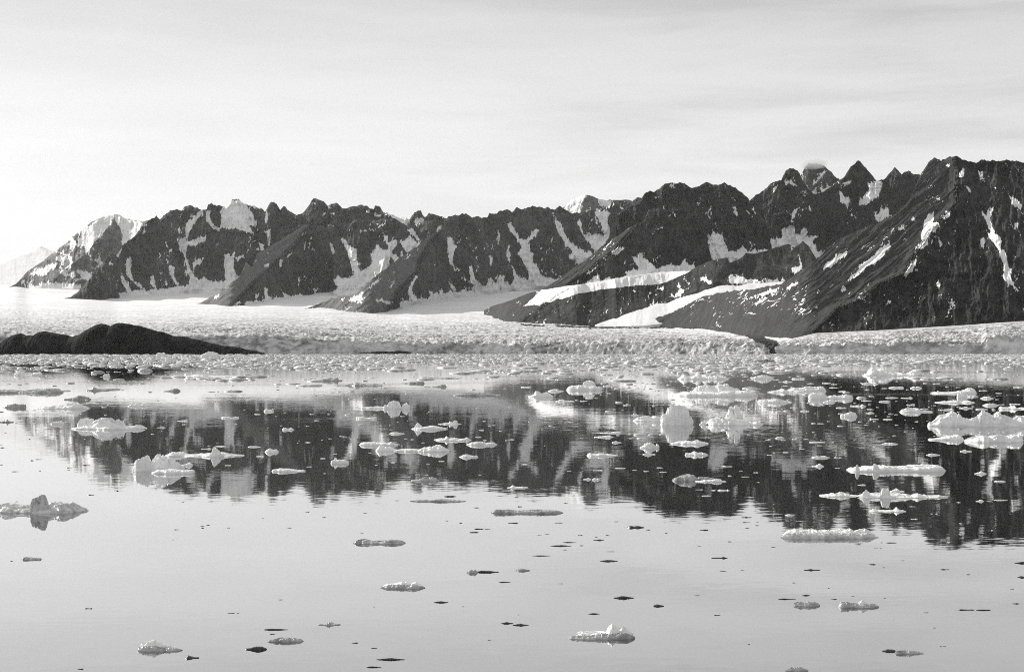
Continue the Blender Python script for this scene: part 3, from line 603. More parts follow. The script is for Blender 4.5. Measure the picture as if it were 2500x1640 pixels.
islet('large black rock islet with two humps at the left edge', [(-260, 850), (-120, 845)] + c1((0, 1360), (30, 1345), (60, 1300), (120, 1262), (180, 1255), (230, 1268), (300, 1268), (330, 1245), (390, 1230), (440, 1240), (530, 1258), (630, 1278), (700, 1260), (760, 1220), (830, 1178), (870, 1168), (960, 1185), (1000, 1170), (1060, 1163), (1120, 1172), (1250, 1200), (1400, 1240), (1520, 1278), (1580, 1278), (1680, 1300), (1800, 1330), (1900, 1350), (2080, 1374), (2160, 1394), (2271, 1422), (2330, 1436)), 865.0, 170, 71)
islet('low black rock skerry in front of the glacier front', cv('w2', [(975, 38), (1090, 32), (1200, 24), (1250, 29), (1300, 21), (1370, 29), (1420, 38)]), 861.3, 60, 77)
# ------------------------------------------------------------------ floating ice
MATS = {'w': ICE, 'g': ICE_GREY, 'd': ICE_CLEAR, 'p': ICE_PALE, 'b': BRASH}
def facets(x, y, seed):
    """broken ice: each cell of a Worley pattern is a tilted plane of its own"""
    x, y = np.broadcast_arrays(np.asarray(x, float), np.asarray(y, float))
    ix = np.floor(x); iy = np.floor(y); best = np.full(x.shape, 1e9); val = np.zeros(x.shape)
    for dx in (-1, 0, 1):
        for dy in (-1, 0, 1):
            gx = ix + dx; gy = iy + dy
            cx_ = gx + _hash(gx, gy, seed); cy_ = gy + _hash(gx, gy, seed + 1)
            d = (x - cx_) ** 2 + (y - cy_) ** 2
            v = (_hash(gx, gy, seed + 2) - .5) * .8 + (_hash(gx, gy, seed + 3) - .5) * 1.3 * (x - cx_) + (_hash(gx, gy, seed + 4) - .5) * 1.3 * (y - cy_)
            val = np.where(d < best, v, val); best = np.minimum(best, d)
    return val
def ice_shape(g, wl, pts, seed, flat=False, res=1.0, dmax=0.55):
    """vertices and faces of one lump of floating ice: outline above the water, depth and a foot under the water"""
    x0, y0, s = GR[g] if g else (0, 0, 1)
    p = cv(g, pts) if g else list(pts); wly = y0 + wl / s
    Y0 = dist_at(wly); mpp = Y0 / FPX
    xs = [q[0] for q in p]; wpx = max(xs) - min(xs); hpx = max(wly - min(q[1] for q in p), 0.8)
    dep = max(min(dmax * wpx * mpp, 0.5 * hpx * Y0 / (wly - HY)), 0.10 * wpx * mpp)
    Yc = Y0 + dep / 2; m = Yc / FPX
    nx = int(np.clip(wpx / 1.5 * res, 9, 120)); ns = int(np.clip(nx * 0.4, 9, 38))
    u = np.linspace(0, 1, nx); px = min(xs) + u * wpx
    top = ip(p, px)
    k = np.clip(hpx * 0.11, 0.15, 4.0)
    top = top + fbm(px / max(hpx * 0.35, 2.0), 0 * px + seed, seed, 4, 0.6) * 2 * k
    edge = np.clip(np.minimum(u, 1 - u) / (0.02 if hpx > 0.3 * wpx else 0.05), 0, 1)
    H = np.maximum(CAMH - (top - HY) * m, 0.25 * hpx * m) * (0.25 + 0.75 * np.sqrt(edge))
    rad = (1 - np.abs(2 * u - 1) ** 2.6) ** 0.5 * (0.72 + 0.7 * (fbm(u * 4, 0 * u + seed, seed + 1, 3) + 0.2))
    s_ = np.linspace(-1, 1, ns)[:, None]
    sh = np.clip(s_ + 0.5 * fbm(u * 5, 0 * u + 3, seed + 2, 3) * (1 - s_ ** 2), -1, 1)
    f = (1 - np.abs(sh) ** (4.5 if flat else 2.4)) ** (0.55 if flat else 0.75)
    lump = fbm(u * wpx * m / (0.55 * dep + 1e-6) * 1.6 + 5, s_ * 1.6, seed + 4, 5, 0.58)
    fac = facets(u * wpx * m / (dep + 1e-6) * 3.0 + 11, s_ * 2.6, seed + 14)
    lump2 = ridged(u * wpx * m / (dep + 1e-6) * 1.5, s_ * 1.5, seed + 6, 3) - 0.5
    f = np.clip(f * (1 + (0.25 if flat else 0.5) * lump + (0.1 if flat else 0.3) * lump2 + (0.22 if flat else 0.6) * fac), 0, None)
    f = f / np.maximum(f.max(0, keepdims=True), 0.3)
    Yg = Yc + s_ * (dep / 2) * rad * (1 + 0.25 * fbm(u * 9, s_ * 2, seed + 8, 3))
    Xg = (px - CX) * m + 0.12 * dep * fbm(u * 6, s_ * 2 + 9, seed + 9, 4) * np.ones_like(Yg)
    Z = H * f
    foot = -(0.25 * H.max() + 0.03)
    Z[0] = foot; Z[-1] = foot
    V = np.stack([Xg, Yg, Z], -1)
    V = np.concatenate([V, V[:1]], 0)                       # closes the underside
    return V, grid_faces(V.shape[0], nx), ((min(xs) + max(xs)) / 2 - CX) * m, Yc
_seed = [500]
def ice_mesh(name, g, wl, pts, mat, parent=None, at=None, **k):
    _seed[0] += 7
    V, F, xc, yc = ice_shape(g, wl, pts, _seed[0], **k)
    loc = (xc, yc, 0) if at is None else at
    o = mesh_obj(name, V, F, MATS[mat], loc=loc, parent=parent, smooth=(mat == 'd'))
    if parent is not None: o.location = (0, 0, 0)
    return o
def berg(name, label, parts, group=None):
    """parts: (part name, grid, waterline, outline, material[, options])"""
    cat = name.replace('_', ' ')
    if len(parts) == 1:
        q = parts[0]; o = ice_mesh(name, q[1], q[2], q[3], q[4], **(q[5] if len(q) > 5 else {}))
    else:
        q = parts[0]; x0, y0, s = GR[q[1]]; Y = dist_at(y0 + q[2] / s); xs = [a[0] for a in q[3]]
        loc = ((x0 + (min(xs) + max(xs)) / 2 / s - CX) / FPX * Y, Y, 0)
        o = bpy.data.objects.new(name, None); C.objects.link(o); o.location = loc; o.empty_display_size = 0.5
        for q in parts: ice_mesh(q[0], q[1], q[2], q[3], q[4], parent=o, at=loc, **(q[5] if len(q) > 5 else {}))
    return tag(o, label, cat, group)
FL = {'flat': True}
BIG = 'larger pieces of drift ice'
# --- along and below the islet, far left
berg('iceberg', 'blocky pale iceberg standing against the black islet, left of the two', [('ice', 'w1', 76, [(1415, 70), (1420, 45), (1440, 40), (1470, 45), (1495, 33), (1503, 74)], 'w')], BIG)
berg('iceberg', 'wider stepped pale iceberg standing against the right end of the black islet', [('ice', 'w1', 79, [(1815, 72), (1850, 47), (1880, 38), (1900, 26), (1940, 35), (1975, 38), (1992, 75)], 'w')], BIG)
berg('iceberg', 'long pale hump of ice in the packed brash below the black islet', [('ice', 'w1', 248, [(125, 244), (150, 215), (180, 204), (220, 216), (300, 232), (370, 215), (380, 240)], 'w')], BIG)
berg('iceberg', 'small upright block in the black gap of the brash under the islet', [('ice', 'w1', 260, [(935, 255), (942, 233), (990, 230), (1002, 255)], 'w')], BIG)
berg('ice_floe', 'long low grey floe cut by the left edge, above two shorter floes', [('ice', 'w1', 408, [(-160, 400), (-60, 378), (0, 374), (100, 372), (200, 385), (300, 372), (420, 364), (500, 369), (545, 380), (570, 402)], 'g')], BIG)
berg('ice_floe', 'grey wedge of ice rising to the right, below the long grey left floe', [('ice', 'w1', 469, [(570, 466), (620, 455), (680, 445), (720, 426), (760, 432), (800, 443), (828, 466)], 'g')], BIG)
berg('ice_floe', 'short grey floe near the left edge beside a long pale floe', [('ice', 'w1', 540, [(28, 537), (60, 512), (130, 503), (180, 510), (230, 506), (240, 537)], 'g')], BIG)
berg('ice_floe', 'long pale floe with a low hump at its right end, far left', [('ice', 'w1', 553, [(328, 550), (400, 528), (500, 520), (580, 514), (620, 503), (700, 498), (760, 518), (805, 548)], 'w')], BIG)
berg('ice_floe', 'flat faint floe with a raised right tip, left of centre on bright water', [('ice', 'w1', 528, [(1158, 525), (1200, 504), (1260, 498), (1285, 514), (1312, 498), (1335, 527)], 'w')], BIG)
berg('ice_floe', 'small dark grey hump with flat tails on the bright water', [('ice', 'w1', 386, [(780, 384), (830, 376), (850, 348), (880, 368), (950, 380), (990, 385)], 'g')], BIG)
berg('ice_floe', 'grey rounded lump with a thin left tail on the bright left water', [('ice', 'w1', 392, [(1488, 390), (1540, 378), (1600, 364), (1630, 374), (1642, 390)], 'g')], BIG)
berg('ice_floe', 'long pale floe with a pointed left hump below the islet tip', [('ice', 'w1', 264, [(1645, 262), (1700, 222), (1735, 243), (1850, 234), (1960, 250), (2220, 262)], 'w')], BIG)
berg('iceberg', 'broad lumpy white iceberg at left, with spread arms and mirrored twin', [
    ('ice_ledge', 'w1', 740, [(665, 735), (720, 712), (820, 705), (1000, 700), (1140, 704), (1210, 708), (1250, 692), (1290, 710), (1325, 735)], 'w', FL),
    ('ice_block', 'w1', 738, [(740, 730), (800, 690), (850, 678), (870, 655), (900, 640), (940, 626), (1000, 628), (1030, 655), (1060, 638), (1110, 643), (1105, 665), (1140, 692), (1180, 730)], 'w'),
    ('ice_knob', 'w1', 716, [(700, 690), (715, 665), (740, 645), (770, 634), (810, 638), (850, 640), (865, 690)], 'w')], BIG)
berg('ice_floe', 'faint low slab just left of the broad lumpy white iceberg', [('ice', 'w1', 690, [(450, 688), (490, 665), (560, 660), (590, 688)], 'w', FL)], BIG)
berg('ice_floe', 'thin white plate on the dark reflection, left of centre', [('ice', 'w1', 636, [(2008, 632), (2015, 620), (2060, 622), (2100, 628), (2165, 620), (2170, 632)], 'w', FL)], BIG)
berg('ice_floe', 'small ragged grey cross-shaped bit at the left edge', [('ice', 'w1', 674, [(-20, 672), (40, 660), (60, 655), (70, 643), (82, 660), (125, 671)], 'g')], BIG)
# --- middle
berg('iceberg', 'white iceberg of two domes with a long ragged tail to the left', [
    ('ice_dome', 'w2', 550, [(1170, 546), (1185, 508), (1215, 520), (1225, 490), (1270, 470), (1310, 480), (1330, 510), (1342, 546)], 'w'),
    ('ice_knob', 'w2', 550, [(1335, 546), (1350, 508), (1385, 493), (1415, 515), (1422, 546)], 'w'),
    ('ice_tail', 'w2', 549, [(965, 547), (985, 528), (1020, 534), (1080, 527), (1120, 524), (1160, 528), (1200, 530), (1215, 547)], 'w')], BIG)
berg('ice_floe', 'pale rectangular slab below the two-domed iceberg', [('ice', 'w2', 642, [(925, 638), (935, 618), (960, 622), (1000, 626), (1050, 630), (1110, 624), (1115, 640)], 'w', FL)], BIG)
berg('iceberg', 'white berg with a pointed head at left and long low body', [
    ('ice_head', 'w2', 735, [(1455, 732), (1465, 695), (1485, 676), (1515, 695), (1530, 712), (1545, 732)], 'w'),
    ('ice_ledge', 'w2', 738, [(1428, 735), (1460, 722), (1540, 715), (1620, 700), (1660, 710), (1750, 724), (1762, 736)], 'w', FL)], BIG)
berg('ice_floe', 'slim white floe with a knob near its right end, top of the middle cluster', [('ice_plate', 'w2', 692, [(1670, 690), (1740, 676), (1830, 680), (1885, 690)], 'w', FL), ('ice_knob', 'w2', 691, [(1765, 686), (1778, 660), (1800, 672), (1815, 655), (1845, 653), (1855, 686)], 'w')], BIG)
berg('ice_floe', 'narrow white sliver left of the pointed-headed berg', [('ice', 'w2', 779, [(1228, 774), (1250, 761), (1300, 760), (1340, 768), (1368, 776)], 'w')], BIG)
berg('ice_floe', 'small white dumbbell of ice on the dark left reflection', [('ice', 'w2', 742, [(255, 738), (268, 721), (290, 720), (310, 730), (340, 720), (365, 738)], 'w')], BIG)
berg('ice_floe', 'tiny white wedge high on the dark reflection, left of the two-domed iceberg', [('ice', 'w2', 575, [(88, 572), (110, 549), (135, 555), (180, 560), (184, 572)], 'w')], BIG)
berg('ice_floe', 'large flat faint grey floe on the pale band, right of the two-domed iceberg', [('ice', 'w2', 434, [(1798, 430), (1870, 408), (1950, 400), (2050, 402), (2150, 412), (2245, 430)], 'g', FL)], BIG)
berg('ice_floe', 'long grey floe with a low crown on the bright band, above the two-domed iceberg', [('ice', 'w2', 342, [(738, 338), (860, 325), (930, 307), (1020, 325), (1100, 318), (1165, 338)], 'g')], BIG)
berg('ice_floe', 'grey floe with a notched right end on the bright band, left of centre', [('ice', 'w2', 298, [(555, 295), (620, 278), (740, 272), (757, 260), (765, 290), (800, 294)], 'g')], BIG)
berg('ice_floe', 'grey tapered floe right of centre on the bright band, lowest of three', [('ice', 'w2', 352, [(1538, 350), (1650, 342), (1735, 325), (1748, 352)], 'g')], BIG)
berg('ice_floe', 'long thin grey floe right of centre on the bright band, topmost of three', [('ice', 'w2', 276, [(1548, 275), (1580, 261), (1640, 268), (1760, 264), (1885, 272)], 'g')], BIG)
berg('ice_floe', 'short grey floe left of the other two on the bright centre band', [('ice', 'w2', 322, [(1365, 315), (1420, 306), (1500, 300), (1540, 298), (1548, 320)], 'g')], BIG)
# --- right of the middle, upper water
berg('iceberg', 'pale iceberg with a domed block standing on a flat shelf, right of centre', [('ice_block', 'w3', 374, [(675, 368), (682, 318), (700, 303), (740, 290), (775, 303), (800, 345), (810, 370)], 'w'),
    ('ice_shelf', 'w3', 383, [(532, 362), (545, 352), (580, 337), (640, 333), (700, 340), (800, 345), (835, 350), (865, 362)], 'w', FL)], BIG)
berg('ice_floe', 'low pale hump with a small knob left of the domed berg on a shelf', [('ice', 'w3', 444, [(185, 438), (240, 412), (255, 388), (275, 386), (300, 405), (360, 397), (385, 412), (415, 438)], 'w')], BIG)
berg('ice_floe', 'small ragged white floe between the low hump and the domed berg', [('ice', 'w3', 392, [(358, 388), (410, 370), (450, 376), (510, 388)], 'w')], BIG)
berg('iceberg', 'long pale berg with three low peaks, behind the widest berg', [('ice', 'w3', 284, [(1545, 275), (1590, 236), (1640, 262), (1700, 240), (1725, 226), (1755, 262), (1790, 243), (1850, 255), (1930, 244), (2000, 278)], 'w')], BIG)
berg('iceberg', 'widest pale berg with a broad hilly top, above the two ice towers', [('ice_hill', 'w3', 425, [(1640, 418), (1680, 385), (1710, 345), (1760, 335), (1800, 318), (1850, 340), (1920, 330), (1990, 323), (2040, 350), (2100, 375), (2160, 418)], 'w'),
    ('ice_shelf', 'w3', 438, [(1500, 430), (1560, 405), (1650, 392), (1800, 395), (1950, 390), (2100, 385), (2200, 385), (2260, 415)], 'w', FL)], BIG)
berg('iceberg', 'rounded white ice tower, left of the two tall bergs, with a low tail', [('ice_tower', 'w3', 700, [(1385, 690), (1388, 640), (1392, 604), (1440, 586), (1448, 555), (1456, 545), (1480, 518), (1500, 512), (1520, 522), (1550, 506), (1578, 520), (1600, 522), (1622, 552), (1640, 570), (1646, 610), (1664, 622), (1682, 655), (1674, 698)], 'w'),
    ('ice_tail', 'w3', 664, [(1135, 655), (1190, 620), (1270, 610), (1300, 626), (1340, 610), (1400, 618), (1450, 650)], 'w')], BIG)
berg('iceberg', 'white iceberg with a narrow two-pronged tower over a wide body', [('ice_tower', 'w3', 690, [(1955, 684), (1985, 600), (2005, 560), (2015, 530), (2035, 522), (2048, 545), (2060, 513), (2080, 510), (2110, 538), (2127, 570), (2112, 620), (2140, 684)], 'w'),
    ('ice_body', 'w3', 702, [(1806, 692), (1815, 668), (1850, 638), (1900, 626), (1960, 630), (2050, 640), (2140, 650), (2200, 668), (2240, 652), (2310, 696)], 'w')], BIG)
berg('ice_floe', 'small white pointed lump touching the left of the pronged ice tower', [('ice', 'w3', 695, [(1736, 692), (1762, 665), (1785, 658), (1808, 690)], 'w')], BIG)
berg('ice_floe', 'smooth low white dome near three-peaked berg, right of centre', [('ice', 'w4', 280, [(-95, 275), (-60, 255), (0, 240), (50, 245), (108, 275)], 'w')], BIG)
berg('ice_floe', 'white lens with a blunt left end, right of the widest berg', [('ice', 'w4', 496, [(-45, 488), (-20, 464), (60, 460), (120, 450), (190, 470), (275, 492)], 'w')], BIG)
berg('iceberg', 'long pale far iceberg with three humps over the dark right reflection', [('ice', 'w4', 252, [(920, 242), (960, 224), (980, 180), (1000, 170), (1050, 195), (1090, 176), (1150, 184), (1200, 220), (1240, 214), (1300, 235), (1340, 215), (1400, 193), (1440, 208), (1450, 248)], 'w')], BIG)
berg('iceberg', 'white iceberg with round head and flat right body', [('ice_head', 'w4', 462, [(420, 455), (430, 410), (470, 399), (540, 397), (580, 420), (610, 455)], 'w'), ('ice_body', 'w4', 460, [(560, 454), (620, 430), (700, 428), (760, 418), (810, 427), (830, 452)], 'w')], BIG)
berg('ice_floe', 'small white flake in front of the round-headed iceberg', [('ice', 'w4', 495, [(555, 490), (580, 477), (640, 476), (668, 490)], 'w')], BIG)
berg('ice_floe', 'lumpy white floe behind the round-headed iceberg', [('ice', 'w4', 392, [(230, 382), (270, 353), (340, 362), (400, 345), (480, 350), (560, 346), (583, 386)], 'w')], BIG)
berg('ice_floe', 'thin pale floe with a small point, left behind the round-headed iceberg', [('ice', 'w4', 402, [(50, 395), (150, 378), (190, 363), (215, 380), (300, 385), (400, 400)], 'w')], BIG)
berg('ice_floe', 'ragged string of white ice trailing up to the right edge', [('ice', 'w4', 412, [(1538, 410), (1570, 393), (1640, 405), (1740, 395), (1810, 384), (1880, 358), (1930, 370), (1950, 404)], 'w')], BIG)
berg('ice_floe', 'round white ball of ice over a flat floe, far right', [('ice', 'w4', 452, [(1768, 445), (1778, 405), (1820, 393), (1860, 405), (1867, 445)], 'w')], BIG)
berg('ice_floe', 'flat white floe beneath the round ball of ice', [('ice', 'w4', 498, [(1575, 492), (1650, 480), (1750, 470), (1820, 482), (1880, 473), (1935, 493)], 'w')], BIG)
berg('ice_floe', 'spindle-shaped white floe close to the right edge', [('ice', 'w4', 458, [(1980, 455), (2020, 440), (2060, 436), (2105, 455)], 'w')], BIG)
berg('ice_floe', 'lumpy white floe cut by the right edge, just above the large right berg', [('ice', 'w4', 556, [(2150, 548), (2170, 528), (2240, 535), (2280, 518), (2300, 538), (2380, 540), (2480, 552)], 'w')], BIG)
berg('ice_floe', 'white spindle left of the lumpy floe at the right edge', [('ice', 'w4', 522, [(2000, 517), (2050, 500), (2100, 500), (2150, 515)], 'w')], BIG)
berg('ice_floe', 'oval white lump on the dark water below the round-headed iceberg', [('ice', 'w4', 622, [(713, 615), (720, 593), (760, 590), (810, 573), (850, 588), (868, 616)], 'w')], BIG)
berg('ice_floe', 'ragged white floe on dark water left of the large right berg', [('ice', 'w4', 582, [(1252, 568), (1300, 545), (1350, 538), (1410, 543), (1440, 570), (1555, 590)], 'w')], BIG)
berg('iceberg', 'largest iceberg, white with rounded peaks, cut by the right edge', [
    ('ice_peak', 'w4', 712, [(1505, 700), (1560, 650), (1610, 608), (1660, 593), (1720, 563), (1770, 578), (1810, 620), (1870, 640), (1930, 700)], 'w'),
    ('ice_peak', 'w4', 714, [(1860, 704), (1900, 640), (1940, 620), (1972, 600), (1980, 568), (2010, 558), (2050, 580), (2085, 610), (2110, 640), (2150, 704)], 'w'),
    ('ice_peak', 'w4', 716, [(2060, 706), (2090, 612), (2110, 595), (2150, 573), (2190, 600), (2240, 615), (2280, 632), (2320, 612), (2380, 608), (2440, 625), (2520, 706)], 'w')], BIG)
berg('ice_floe', 'white floe touching the front of the largest iceberg at its left end', [('ice', 'w8', 54, [(1512, 49), (1570, 38), (1640, 25), (1700, 10), (1780, 5), (1835, 30)], 'w', FL)], BIG)
berg('ice_floe', 'long white floe in front of the largest iceberg, rounded at the right edge', [('ice', 'w8', 76, [(1838, 45), (1900, 28), (1980, 8), (2060, 20), (2130, 8), (2230, 12), (2270, -2), (2340, 4), (2380, 50)], 'w')], BIG)
# --- lower left and middle
berg('iceberg', 'white cauliflower-shaped iceberg with a cleft top, lower left', [
    ('ice_block', 'w5', 338, [(1212, 325), (1206, 262), (1225, 235), (1270, 215), (1310, 200), (1345, 182), (1360, 205), (1372, 232), (1390, 330)], 'w'),
    ('ice_block', 'w5', 340, [(1360, 330), (1374, 230), (1390, 212), (1420, 177), (1460, 170), (1495, 190), (1510, 205), (1560, 215), (1585, 225), (1600, 245), (1640, 262), (1660, 285), (1680, 325)], 'w'),
    ('ice_ledge', 'w5', 362, [(1370, 350), (1450, 320), (1540, 312), (1600, 320), (1680, 325), (1765, 320), (1772, 352)], 'w', FL)], BIG)
berg('ice_floe', 'thin arm of ice ending in a knob, behind the cauliflower-shaped iceberg', [('ice', 'w5', 285, [(1640, 280), (1690, 268), (1715, 252), (1740, 262), (1752, 280)], 'w')], BIG)
berg('iceberg', 'long ragged white berg with a fin-shaped middle, lower left', [
    ('ice_ledge', 'w5', 206, [(1500, 180), (1550, 165), (1580, 157), (1650, 165), (1740, 185), (1790, 180), (1900, 165), (2000, 165), (2080, 172), (2150, 182), (2195, 190), (2210, 206)], 'w'),
    ('ice_fin', 'w5', 206, [(1900, 196), (1922, 165), (1930, 120), (1945, 108), (1975, 140), (2000, 158), (2035, 196)], 'w')], BIG)
berg('iceberg', 'grey translucent iceberg with a shark-fin top, cut by the left edge', [
    ('ice_slab', 'w5', 722, [(-180, 700), (-100, 650), (0, 632), (50, 622), (120, 628), (200, 640), (300, 640), (440, 632), (510, 603), (560, 613), (650, 608), (700, 640), (770, 672), (797, 705)], 'p'),
    ('ice_fin', 'w5', 716, [(262, 690), (290, 580), (345, 570), (380, 550), (410, 543), (427, 570), (445, 690)], 'p')], BIG)
berg('ice_floe', 'small white round-ended floe at left centre on dark water', [('ice', 'w6', 164, [(98, 158), (120, 138), (145, 124), (170, 138), (205, 136), (228, 158)], 'w')], BIG)
berg('ice_floe', 'white cigar-shaped floe just above the edge of the dark reflection', [('ice', 'w6', 342, [(160, 335), (180, 318), (220, 315), (240, 307), (320, 311), (380, 320), (420, 330), (470, 341)], 'w', FL)], BIG)
berg('ice_floe', 'short white floe with an upright spike, like a small boat', [('ice_hull', 'w6', 266, [(697, 256), (712, 235), (770, 228), (830, 230), (864, 250)], 'w', FL), ('ice_spike', 'w6', 262, [(722, 250), (732, 207), (745, 210), (758, 228), (772, 250)], 'w')], BIG)
berg('ice_floe', 'long smooth white floe, upper left of the central cluster', [('ice', 'w6', 104, [(955, 96), (975, 72), (1050, 70), (1150, 75), (1230, 75), (1260, 68), (1290, 85), (1318, 102)], 'w', FL)], BIG)
berg('iceberg', 'long white berg in the centre with a hump at either end', [
    ('ice_hump', 'w6', 154, [(1105, 148), (1130, 117), (1150, 99), (1180, 109), (1250, 117), (1312, 148)], 'w'),
    ('ice_hump', 'w6', 160, [(1460, 150), (1540, 119), (1600, 107), (1690, 96), (1740, 119), (1785, 148)], 'w'),
    ('ice_ledge', 'w6', 158, [(1250, 150), (1320, 134), (1400, 130), (1480, 134), (1560, 150)], 'w', FL)], BIG)
berg('ice_floe', 'ragged white floe with a spiked middle, top right of the central cluster', [('ice', 'w6', 60, [(1642, 50), (1680, 32), (1730, 38), (1750, 14), (1775, 36), (1830, 30), (1900, 40), (1940, 27), (1975, 52)], 'w')], BIG)
berg('ice_floe', 'straight white floe overlapping the right end of a spiked floe', [('ice', 'w6', 100, [(1930, 90), (1980, 70), (2080, 63), (2110, 75), (2180, 74), (2208, 94)], 'w', FL)], BIG)
berg('ice_floe', 'small white fish-shaped floe under the right side of the central cluster', [('ice', 'w6', 210, [(1865, 203), (1900, 186), (1930, 176), (1970, 190), (2030, 194), (2038, 206)], 'w')], BIG)
berg('ice_floe', 'white lump with a flat tail at the lower edge of the reflection, centre', [('ice', 'w6', 428, [(1420, 427), (1500, 410), (1550, 384), (1600, 386), (1650, 391), (1684, 422)], 'g')], BIG)
berg('ice_floe', 'dark grey long flat floe with ragged top on pale water, centre', [('ice', 'w6', 613, [(1418, 605), (1500, 592), (1600, 594), (1690, 586), (1750, 589), (1850, 594), (1924, 606)], 'g', FL)], BIG)
berg('ice_floe', 'thin dark sliver just above the dark grey long flat floe', [('ice', 'w6', 567, [(1718, 563), (1760, 556), (1800, 555), (1838, 563)], 'd', FL)], BIG)
berg('ice_floe', 'long smooth grey lens of ice on pale water, right of centre', [('ice', 'w7', 722, [(-148, 695), (-120, 680), (-60, 683), (0, 682), (80, 690), (200, 685), (330, 683), (440, 690), (498, 706)], 'g', FL)], BIG)
berg('ice_floe', 'white lump with a mirrored twin and small side knob, right of centre', [('ice', 'w7', 126, [(1198, 120), (1235, 100), (1245, 82), (1290, 71), (1325, 88), (1340, 105), (1350, 87), (1368, 98), (1374, 120)], 'w')], BIG)
berg('ice_floe', 'small white sprawl of ice right under the lump with the side knob', [('ice', 'w7', 186, [(1222, 180), (1250, 170), (1275, 160), (1300, 172), (1340, 180)], 'w')], BIG)
berg('ice_floe', 'white pointed floe in front of the rounded ice tower', [('ice', 'w7', 92, [(1475, 90), (1550, 62), (1620, 55), (1680, 60), (1705, 47), (1750, 60), (1820, 82)], 'w')], BIG)
berg('ice_floe', 'short white floe below the pointed floe of the rounded ice tower', [('ice', 'w7', 192, [(1608, 170), (1660, 165), (1690, 149), (1720, 163), (1760, 161), (1818, 180)], 'w')], BIG)
berg('ice_floe', 'jagged white bar of ice left of the lump with the side knob', [('ice', 'w7', 200, [(716, 188), (740, 169), (800, 178), (850, 169), (900, 177), (995, 192)], 'w', FL)], BIG)
berg('ice_floe', 'smooth grey oval floe with a white tail on the dark right reflection', [('ice_disc', 'w7', 428, [(1492, 414), (1530, 385), (1580, 367), (1640, 361), (1690, 367), (1712, 390), (1725, 414)], 'g', {'flat': True, 'dmax': 0.9}),
    ('ice_tail', 'w7', 436, [(1700, 425), (1790, 412), (1850, 410), (1895, 402), (1930, 404), (1945, 425), (1982, 430)], 'w'), ('ice_bank', 'w7', 416, [(1690, 405), (1740, 385), (1800, 385), (1870, 398), (1910, 408)], 'g', FL)], BIG)
berg('ice_floe', 'tiny white dumbbell pair, right lump, under the jagged white bar', [('ice', 'w7', 416, [(762, 410), (785, 393), (805, 402), (820, 398), (838, 412)], 'w')], BIG)
berg('ice_floe', 'tiny white spindle, left of the dumbbell pair under the jagged bar', [('ice', 'w7', 412, [(683, 408), (710, 400), (730, 392), (758, 408)], 'w')], BIG)
berg('ice_floe', 'faint flat white bit with a pointed left end on the rippled edge, centre right', [('ice', 'w7', 490, [(-5, 486), (20, 478), (45, 460), (72, 480), (150, 474), (184, 488)], 'w')], BIG)
berg('ice_floe', 'dark double-bodied sliver on pale water below the right reflection', [('ice', 'w7', 850, [(1083, 840), (1110, 828), (1140, 836), (1180, 830), (1238, 842)], 'd', FL)], BIG)
# --- lower right
berg('ice_floe', 'long thick white slab with a small horn, topmost of the stacked right floes', [('ice_slab', 'w8', 345, [(772, 328), (790, 303), (840, 303), (880, 295), (1000, 291), (1100, 285), (1220, 291), (1300, 285), (1400, 277), (1500, 281), (1620, 279), (1652, 310), (1672, 338)], 'w', FL),
    ('ice_horn', 'w8', 342, [(1000, 325), (1014, 266), (1030, 260), (1058, 288), (1075, 325)], 'w'), ('ice_knob', 'w8', 342, [(842, 325), (858, 278), (872, 278), (892, 325)], 'w')], BIG)
berg('ice_floe', 'pointed white floe leading the long ragged floe, right', [('ice', 'w8', 568, [(526, 556), (600, 540), (690, 530), (710, 521), (760, 530), (800, 545), (874, 563)], 'w')], BIG)
berg('ice_floe', 'long ragged white floe, middle one of the stacked right floes', [('ice_ledge', 'w8', 582, [(866, 555), (920, 535), (1060, 530), (1200, 525), (1280, 535), (1360, 545), (1400, 529), (1430, 540), (1540, 555), (1600, 548), (1690, 574)], 'w'),
    ('ice_knob', 'w8', 574, [(905, 560), (925, 518), (945, 500), (972, 520), (990, 560)], 'w'), ('ice_knob', 'w8', 580, [(1060, 566), (1090, 494), (1150, 489), (1160, 520), (1175, 566)], 'w')], BIG)
berg('ice_floe', 'small white peak just behind the long ragged right floe', [('ice', 'w8', 524, [(1165, 518), (1220, 487), (1262, 515), (1295, 520)], 'w')], BIG)
berg('ice_floe', 'small white floe with one sharp knob below the long ragged floe', [('ice', 'w8', 709, [(976, 698), (1010, 675), (1060, 693), (1150, 685), (1205, 690), (1225, 658), (1248, 685), (1304, 698)], 'w')], BIG)
berg('ice_floe', 'white diamond-shaped bit right of the thick horned slab', [('ice', 'w8', 362, [(1928, 356), (1970, 345), (1995, 333), (2042, 358)], 'w')], BIG)
berg('ice_floe', 'smaller white diamond right of the long ragged floe', [('ice', 'w8', 610, [(1940, 606), (1970, 598), (1995, 591), (2018, 607)], 'w')], BIG)
berg('ice_floe', 'straight white bar near the right edge below the largest iceberg', [('ice', 'w8', 432, [(2105, 428), (2130, 420), (2190, 420), (2216, 430)], 'w', FL)], BIG)
berg('ice_floe', 'longer thin white bar near the right edge, beside the smaller diamond', [('ice', 'w8', 600, [(2105, 597), (2140, 591), (2200, 593), (2234, 598)], 'w', FL)], BIG)
berg('ice_floe', 'white diamond-shaped bit above the left end of the thick horned slab', [('ice', 'w8', 294, [(450, 291), (490, 283), (525, 265), (566, 290)], 'w')], BIG)
berg('ice_floe', 'faint white strip above a white diamond, right', [('ice', 'w8', 216, [(450, 208), (500, 197), (580, 197), (618, 214)], 'w', FL)], BIG)
